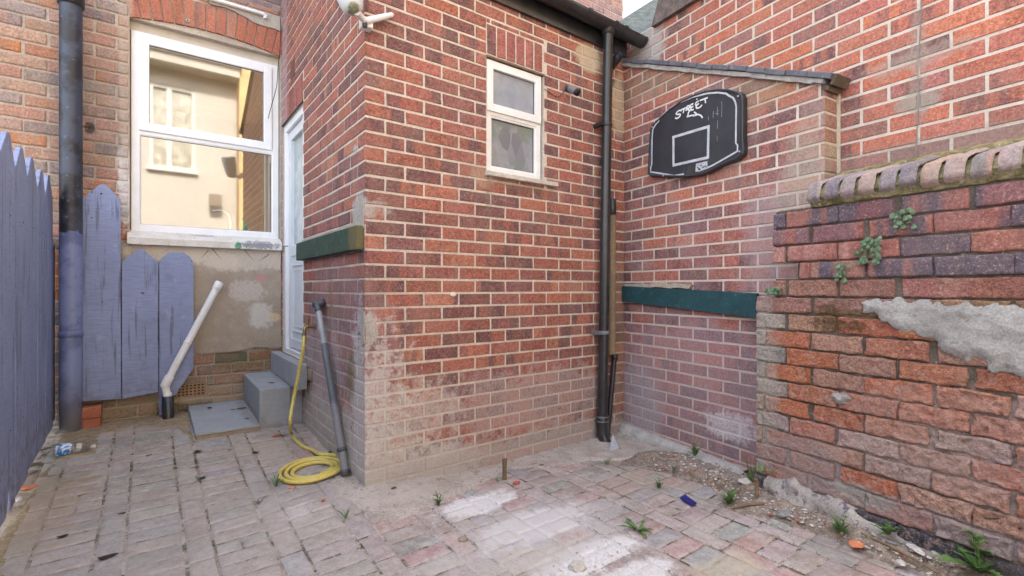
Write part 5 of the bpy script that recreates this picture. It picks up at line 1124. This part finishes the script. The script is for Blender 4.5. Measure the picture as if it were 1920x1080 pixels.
shard('stone', (1082, 1064), .030, M_pale, 'pale knobbly stone on the white cement stain', 'stone', .6, 21, 3)
shard('stone', (868, 1012), .020, M_stepside, 'tan stone chip stuck on the paving blocks', 'stone', .5, 22, 2)
shard('stone', (1716, 1030), .030, M_pale, 'broad pale mortar flake below the dark footing', 'stone', .22, 31, 2, sx=1.5, sy=.6, rz=.8)
shard('stone', (1690, 1056), .020, M_pale, 'small white mortar flake nearest the big leafy weed', 'stone', .4, 33, 2, sx=1.2, sy=.8, rz=.4)
shard('stone', (1660, 1012), .026, M_grst, 'thin grey slate flake beside the orange chip', 'stone', .16, 35, 2, sx=1.6, sy=.5, rz=1.3)
shard('stone', (1398, 905), .030, M_pale, 'white crumpled lump at the foot of the old wall end', 'stone', .5, 37, 3, sx=1.2)
shard('stone', (1470, 965), .028, M_grst, 'grey-white lump in rubble under the old wall', 'stone', .45, 39, 3, sx=1.3)
shard('stone', (35, 938), .018, M_pale, 'grey pebble at the foot of the purple fence', 'stone', .6, 41, 2)
# blue strip, grey triangle, dead twigs
mb = MB(); q = [onG(x, y) for x, y in ((1275, 937), (1284, 931), (1306, 947), (1297, 952))]
V = [p + UP * .006 for p in q] + [p + UP * .012 for p in q]; mb.add(V, [(0, 3, 2, 1), (4, 5, 6, 7), (0, 1, 5, 4), (1, 2, 6, 5), (2, 3, 7, 6), (3, 0, 4, 7)])
tag(mb.build('plastic_strip', rough_mat('dark_blue_plastic', (.012, .014, .14), (.015, .02, .20), rough=.3)), 'short dark blue plastic strip lying on the paving blocks', 'plastic strip')
mb = MB(); q = [onG(1143, 846), onG(1162, 843), onG(1166, 838)]; tp_ = onG(1150, 836) + UP * .075
V = [q[0], q[1], tp_, q[0] + Vector((.004, .012, 0)), q[1] + Vector((.004, .012, 0)), tp_ + Vector((.003, .008, 0))]; mb.add(V, [(0, 1, 2), (3, 5, 4), (0, 3, 4, 1), (1, 4, 5, 2), (2, 5, 3, 0)])
tag(mb.build('slate_shard', rough_mat('pale_grey_slate', (.42, .44, .47), (.36, .38, .41))), 'pale grey triangular tile shard standing beside the downpipe shoe', 'tile shard')
M_wood = rough_mat('dry_stick', (.24, .16, .09), (.16, .11, .07), (.35, .27, .18), 30)
for (p_, q_, r_, lab) in (((1372, 955), (1432, 948), .006, 'short pale broken stick beside a low green weed'), ((1615, 1002), (1760, 1080), .005, 'long thin dry twig running along the foot of the old wall'), ((1418, 935), (1414, 880), .009, 'brown wooden stake upright at the old wall corner')):
    a = onGW(*p_) + UP * .006; b = (onGW(*q_) + UP * .01) if r_ < .009 else a + UP * .09
    mb = MB(); mid = a.lerp(b, .5) + Vector((.006, .0, .004)); mb.tube(smooth_path([a, mid, b]), r_, 7); tag(mb.build('stick', M_wood), lab, 'stick')
q = onG(947, 899); mb = MB(); mb.box((q.x - .011, q.y - .004, q.z - .01), (q.x + .011, q.y + .012, q.z + .115), bev=.002); tag(mb.build('wooden_peg', rough_mat('damp_wood', (.22, .17, .10), (.15, .11, .07))), 'small flat wooden peg upright in the paving before the brick wall', 'peg')

# dead leaves
M_leafd = rough_mat('dead_leaf', (.05, .035, .028), (.035, .025, .022), (.09, .065, .045), 30, .3)
def dead_leaf(p, r_, lab, cat='leaf', group='dark dead leaves'):
    r_ *= 1.3
    mb = MB(); n = 9; sd_ = rnd.uniform(0, 99); V = [Vector(p) + UP * (r_ * .22)]
    for i in range(n): an = 2 * math.pi * i / n; rr = r_ * (.65 + .6 * noise.noise(Vector((sd_, i * .9, 0))) + .25 * math.cos(2 * an + sd_)); V.append(Vector(p) + Vector((rr * math.cos(an), rr * math.sin(an) * .7, .002 + r_ * .3 * abs(noise.noise(Vector((sd_, i * .7, 5)))))))
    mb.add(V, [(0, i + 1, (i + 1) % n + 1) for i in range(n)]); o = mb.build('dead_leaf', M_leafd, smooth=False)
    sdm = o.modifiers.new('thick', 'SOLIDIFY'); sdm.thickness = .002; tag(o, lab, cat, group)
def onTop(x, y, z): return onZ(x, y, z)
for x, y, r_, lab in ((508, 718, .022, 'large dark dead leaf in the middle of the middle grey step'), (522, 705, .016, 'dark dead leaf on the middle step beside the top step'),
                      (453, 766, .026, 'clump of dark dead leaves on the lower slab touching the middle step'), (392, 765, .020, 'long dark dead leaf on the far edge of the lower slab'), (437, 768, .010, 'small dark dead leaf between two others on the lower slab'), (463, 785, .012, 'small dark dead leaf on the slab near the front edge')):
    z = .336 if 'middle grey' in lab or 'beside the top' in lab else .115
    if z > .3: dead_leaf(onZ(x, y, z + .006), r_, lab)
    else:
        z = .11
        for _ in range(8): q = onZ(x, y, z + .006); z = .103 + .04 * (q.y - 3.621) / .719
        dead_leaf(q, r_, lab)
for x, y, r_, lab in ((370, 848, .024, 'dark dead leaf on the paving just before the slab corner'), (478, 850, .022, 'dark dead leaf on the paving in front of the middle step'), (280, 855, .014, 'small dark dead leaf on the paving between bottle and slab'),
                      (203, 1046, .026, 'large dark dead leaf alone on the nearest paving by the fence'), (230, 964, .013, 'curled thin dead leaf on the plain paving'), (96 + 22, 1008, .016, 'small dark dead leaf near the foot of the purple fence'),
                      (738, 917, .012, 'tiny dark dead leaf on concrete at the brick corner'), (1015, 874, .013, 'tiny dark dead leaf on concrete near the upright peg'), (378, 899, .018, 'dark dead leaf beside a sprig in a paving joint'), (430, 846, .010, 'very small dark dead leaf between the slab and the coil')):
    dead_leaf(onG(x, y) + UP * .004, r_, lab)

# ================================================================== WEEDS
M = NT('weed_leaf'); col = M.mix(M.rng(M.noise(30, 3, .6), .35, .65), (.055, .125, .030), (.11, .20, .05)); M.l(col, M.b.inputs['Base Color']); M.b.inputs['Roughness'].default_value = .55
M.b.inputs['Subsurface Weight'].default_value = .0; M_weed = M.m
M = NT('grey_green_leaf'); col = M.mix(M.rng(M.noise(40, 3, .6), .35, .65), (.075, .135, .065), (.12, .19, .10)); M.l(col, M.b.inputs['Base Color']); M.b.inputs['Roughness'].default_value = .6; M_ivy = M.m
M_dry = rough_mat('dry_grass', (.26, .21, .10), (.18, .15, .07))
def blade(mb, p, az, L, W, lift, curl, teeth=0, mi=0, seg=10):
    d = Vector((math.cos(az), math.sin(az), 0)); s_ = Vector((-d.y, d.x, 0)); V = []; pos = Vector(p); el = lift
    for i in range(seg + 1):
        t = i / seg; wd = W * (math.sin(math.pi * min(1, t * .92 + .06)) ** .8) * (1 if not teeth else (.45 + .75 * ((t * teeth) % 1.0)))
        n_ = Vector((0, 0, 1)) * math.cos(el) - d * math.sin(el)
        V += [pos + s_ * wd + n_ * wd * .35, pos, pos - s_ * wd + n_ * wd * .35]
        pos = pos + (d * math.cos(el) + UP * math.sin(el)) * (L / seg); el -= curl / seg
        if pos.z < p[2] - .02: pos.z = p[2] - .02
    mb.add(V, [(3 * i + k, 3 * i + k + 1, 3 * i + k + 4, 3 * i + k + 3) for i in range(seg) for k in (0, 1)], mi, smooth=True)
def weed(px, n, L, W, lab, teeth=0, lift=(.3, 1.1), curl=1.2, mat=None, z=0, name='weed', base=None, stems=0):
    p = base or (onGW(*px) + UP * z); mb = MB(); a0 = rnd.uniform(0, 6)
    for i in range(n):
        blade(mb, p + Vector((rnd.uniform(-.006, .006), rnd.uniform(-.006, .006), 0)), a0 + i * 2.4 + rnd.uniform(-.3, .3), L * rnd.uniform(.55, 1.1), W * rnd.uniform(.7, 1.1), rnd.uniform(*lift), curl * rnd.uniform(.6, 1.3), teeth)
    for i in range(stems):      # upright stem with leaves up it
        h_ = L * rnd.uniform(.8, 1.2); tp_ = p + Vector((rnd.uniform(-.02, .02), rnd.uniform(-.02, .02), h_)); mb.tube([p, p.lerp(tp_, .5), tp_], [.0025, .002, .001], 5)
        for j in range(7): q = p.lerp(tp_, .25 + .75 * j / 7); blade(mb, q, j * 2.4, L * .42 * (1 - .5 * j / 7), W * .7, .7, .8, teeth)
    return tag(mb.build(name, mat or M_weed), lab, 'weed', 'weeds in the yard')
weed((1198, 995), 9, .105, .013, 'dandelion-like weed with toothed leaves growing alone in the block paving', 4, (.15, .7), .5)
weed((1366, 945), 16, .085, .008, 'bushy low weed in rubble just before the old wall corner', 3, (.4, 1.3), .8, stems=2)
weed((1236, 915), 8, .05, .006, 'small weed tuft with two sprigs between paving blocks below the cement strip', 2, (.6, 1.4), .6, stems=2)
weed((1575, 1000), 16, .075, .008, 'leafy weed in dirt directly under the boulders of the footing', 3, (.4, 1.3), .8, stems=2)
weed((1664, 1002), 14, .060, .009, 'bright green weed against the dark blue footing bricks', 3, (.5, 1.3), .9, stems=1)
weed((1835, 1072), 16, .125, .017, 'largest weed, spiky sow thistle growing up the old wall foot', 4, (.3, 1.1), .8, stems=3)
weed((1303, 855), 7, .075, .012, 'leafy weed sprouting from the cement strip below the teal beam', 3, (.6, 1.4), .6, stems=2)
weed((1408, 905), 14, .13, .0035, 'tall grassy tuft in the corner where two walls meet', 0, (1.0, 1.5), .7, stems=0)
weed((1432, 893), 8, .06, .008, 'dark green ferny weed beside the grassy tuft on the wall foot', 4, (.2, .9), .6, z=.02)
weed((822, 948), 7, .055, .007, 'upright little weed at the edge of the concrete strip', 3, (.8, 1.4), .5, stems=2)
weed((517, 912), 12, .075, .0035, 'grass tuft touching the side of the yellow hose coil', 0, (.8, 1.45), .6)
weed((648, 972), 5, .055, .004, 'thin forked green sprout between paving blocks near the brick corner', 0, (.8, 1.4), .4)
weed((486, 944), 6, .04, .004, 'tiny green sprout on the paving in front of the coil', 0, (.4, 1.2), .6)
weed((376, 900), 6, .045, .005, 'flat green sprig in a paving joint before the slab', 0, (.1, .7), .5)
weed((330, 878), 6, .03, .004, 'tiny flat sprig on the paving nearer the soil pipe', 0, (.1, .4), .4)
weed((531, 818), 6, .04, .005, 'small weed in the dirt at the foot of the middle step', 2, (.4, 1.2), .8)
weed((932, 902), 7, .03, .005, 'small green weed beside the upright wooden peg', 2, (.3, 1.1), .8)
weed((1139, 870), 9, .05, .004, 'grassy weed where concrete and paving meet near the downpipe', 0, (.5, 1.4), .7)
weed((1264, 885), 7, .05, .004, 'faint grey-green grass sprout in the dirt under the teal beam', 0, (.9, 1.5), .5, mat=M_ivy)
weed((1296, 895), 6, .055, .003, 'dry brownish sprig in the dirt before the cement strip', 0, (1.0, 1.5), .5, mat=M_dry)
def ivy(px, n, spread, lab, drop=1.0):
    a0, b0 = OLD.px(*px, .01); mb = MB(); 
    for i in range(n):
        a = a0 + rnd.uniform(-.5, .5) * spread; b = b0 - rnd.uniform(0, 1) * spread * drop; c = .016 + rnd.uniform(0, .022); r_ = rnd.uniform(.006, .012); m = 7; nn = Vector((rnd.uniform(-.5, .5), rnd.uniform(-.2, .6), 1)).normalized()
        u_ = nn.cross(Vector((0, 1, 0))).normalized(); v_ = nn.cross(u_); V = [Vector((a, b, c))]
        for k in range(m): an = 2 * math.pi * k / m; rr = r_ * (1 + .22 * (k % 2)); V.append(Vector((a, b, c - .003)) + u_ * rr * math.cos(an) + v_ * rr * math.sin(an))
        mb.add([OLD.pt(*q) for q in V], [(0, k + 1, (k + 1) % m + 1) for k in range(m)]); mb.tube([OLD.pt(a0, b0, .006), OLD.pt((a + a0) / 2, (b + b0) / 2, c * .8), OLD.pt(a, b, c - .003)], .0011, 4, caps=False)
    return tag(mb.build('creeping_plant', M_ivy), lab, 'plant', 'toadflax plants rooted in the old wall')
ivy((1630, 448), 42, .095, 'biggest clump of round-leaved trailing plant on the purple bricks of the old wall', 1.1)
ivy((1694, 392), 22, .075, 'smaller round-leaved trailing plant near the top of the old wall', 1.0)
ivy((1584, 496), 12, .055, 'thin trailing plant on the salmon bricks beside the missing brick hole', 1.3)
ivy((1450, 540), 26, .07, 'sparse trailing plant on the ledge above the teal beam end', .4)

# loose rubble: small stones and mortar crumbs nobody could count
mb = MB(); R2 = random.Random(5)
def crumb(x, y, r_, mi):
    z = G(x, y) + dirt_h(x, y) * 0 + .004
    q = Vector((x, y, 0)) - OLD.o; cc_ = q.dot(OLD.n)
    if cc_ < .25: z += .055 * (1 - sstep(0, .22, cc_))
    n = 6; V = [Vector((x + r_ * math.cos(a_) * R2.uniform(.6, 1.2), y + r_ * math.sin(a_) * R2.uniform(.6, 1.2), z + R2.uniform(-.001, .002))) for a_ in [2 * math.pi * k / n for k in range(n)]]
    V += [Vector((x + R2.uniform(-.3, .3) * r_, y + R2.uniform(-.3, .3) * r_, z + r_ * R2.uniform(.4, .9)))]
    mb.add(V, [(k, (k + 1) % n, n) for k in range(n)], mi)
zone = [onG(*p) for p in ((1190, 858), (1300, 872), (1400, 905), (1600, 960), (1790, 1050), (2000, 1110), (1900, 1160), (1640, 1050), (1560, 1010), (1460, 975), (1380, 955), (1300, 900), (1215, 880))]; zone = [(q.x, q.y) for q in zone]
k = 0
while k < 2600:
    x, y = R2.uniform(1.6, 2.9), R2.uniform(.3, 2.6)
    if in_poly(x, y, zone): crumb(x, y, R2.choice((.002, .003, .003, .004, .005, .007, .011 if R2.random() < .4 else .003)), R2.choice((0, 0, 0, 1, 1, 2, 3))); k += 1
for k in range(900):      # grit scattered thinly over the yard
    x, y = R2.uniform(-.45, 2.4), R2.uniform(.4, 4.2)
    if x > XC - .05 and y > YF - .05: continue
    crumb(x, y, R2.choice((.0012, .0018, .0025, .0035)), R2.choice((0, 1, 1, 2)))
for k in range(700):
    q = onG(R2.uniform(190, 360), R2.uniform(768, 806)); crumb(q.x, q.y, R2.choice((.002, .003, .005)), R2.choice((0, 1, 1, 2)))
for k in range(110):
    q = onG(R2.gauss(1100, 45), R2.gauss(1045, 22)); crumb(q.x, q.y, R2.choice((.0015, .002, .003, .005)), R2.choice((0, 0, 1)))
tag(mb.build('rubble', [M_pale, M_stepside, M_grst, M_red], smooth=False), 'fine stone rubble and grit', None, None, 'stuff')

mb = MB(); R3 = random.Random(11); n_t = 0
while n_t < 420:
    k = R3.randrange(-1, 9); x = -.175 + .2915 * k + R3.choice((0, .0972)) + R3.uniform(-.002, .002); y = R3.uniform(.5, 4.1)
    if x < -.45 or (x > XC - .06 and y > YF - .35) or noise.noise(Vector((x * 3, y * 1.6, 8))) < .02: continue
    p = Vector((x, y, G(x, y) - .002)); n_t += 1
    for q in range(R3.randrange(3, 6)):
        blade(mb, p + Vector((R3.uniform(-.003, .003), R3.uniform(-.02, .02), 0)), R3.uniform(0, 6.3), R3.uniform(.004, .011), R3.uniform(.0012, .0022), R3.uniform(.3, 1.3), .6, 0, 0, 2)
tag(mb.build('moss', rough_mat('joint_moss', (.10, .12, .04), (.16, .14, .06), (.22, .18, .10), 40), smooth=True), 'short moss and seedlings in the paving joints', None, None, 'stuff')

# ================================================================== THE HOUSES ACROSS, seen mirrored in the kitchen window
cb_ = thing('cream_house', 'cream rendered house across the yard seen mirrored in the kitchen window glass', 'building')
M_cream = rough_mat('cream_render', (.32, .29, .25), (.29, .265, .23), None, 1.2, .04, .3, .9)
YB = -4.0; mb = MB(); CB = Fr((0, YB, 0), (1, 0, 0), UP, (0, 1, 0))
hol = [(.0, .82, 3.6, 5.4)]
def wall_hole(mb, fr, u0, u1, z0, z1, holes, th=.2): mortar(mb, fr, u0, u1, z0, z1, holes, o=0, th=th)
wall_hole(mb, CB, -4, 1.62, -.2, 7.2, hol); mb.build('wall', M_cream, cb_)
mb = MB(); mb.box((-4, 5.75, 0.0), (1.62, 5.95, .42), 0, CB); mb.box((-4, 5.95, -.3), (1.66, 6.12, .5), 0, CB); mb.build('eaves', M_cream, cb_)
mb = MB(); frame_rect(mb, CB, .0, .82, 3.6, 5.4, .07, -.12, -.02); mb.box((.30, 3.66, -.119), (.39, 5.34, -.021), 0, CB); mb.box((-.05, 3.54, -.05), (.87, 3.61, .09), 0, CB); cwn = mb.build('window', rough_mat('aged_cream_frame', (.42, .41, .37), (.38, .37, .33)), cb_)
mb = MB(); mb.box((.06, 3.66, -.09), (.77, 5.35, -.085), 0, CB); mb.build('pane', pane_mat('patterned_pane', (.22, .20, .16), (.34, .32, .26), (.17, .15, .11), 14, .3), cwn)
mb = MB(); mb.box((-4, 6.12, -4), (1.62, 6.2, .5), 0, CB); mb.build('roof', M_roofs, cb_)
tb_ = thing('shade_tan_house', 'added house wing, tan in place of shade, beside the cream one mirrored in the kitchen glass', 'building')
mb = MB(); mb.box((1.63, -.2, -4), (7, 7.4, .35), 0, CB); mb.build('wall', rough_mat('shade_tan_render', (.40, .27, .13), (.34, .23, .11), None, 2, .08, .3), tb_)  # added wing; its tan colour stands in for a shaded wall
mb = MB(); V = [CB.pt(1.5, 7.38, .5), CB.pt(7.1, 7.38, .5), CB.pt(7.1, 8.6, -4), CB.pt(1.5, 8.6, -4)]; mb.add(V + [q + UP * .1 for q in V], [(0, 3, 2, 1), (4, 5, 6, 7), (0, 1, 5, 4), (1, 2, 6, 5), (2, 3, 7, 6), (3, 0, 4, 7)]); mb.build('roof', M_roofs, tb_)
M_flt = rough_mat('faded_brown_plastic', (.15, .12, .09), (.13, .10, .08))
fl_ = thing('floodlight', 'small floodlight on the cream house wall mirrored in the lower pane', 'light fitting')
mb = MB(); mb.box((1.15, 3.05, .0), (1.20, 3.09, .22), 0, CB); mb.build('arm', M_flt, fl_)
mb = MB(); mb.box((1.06, 2.85, .16), (1.30, 3.12, .26), 0, CB, .01); mb.build('head', M_flt, fl_)
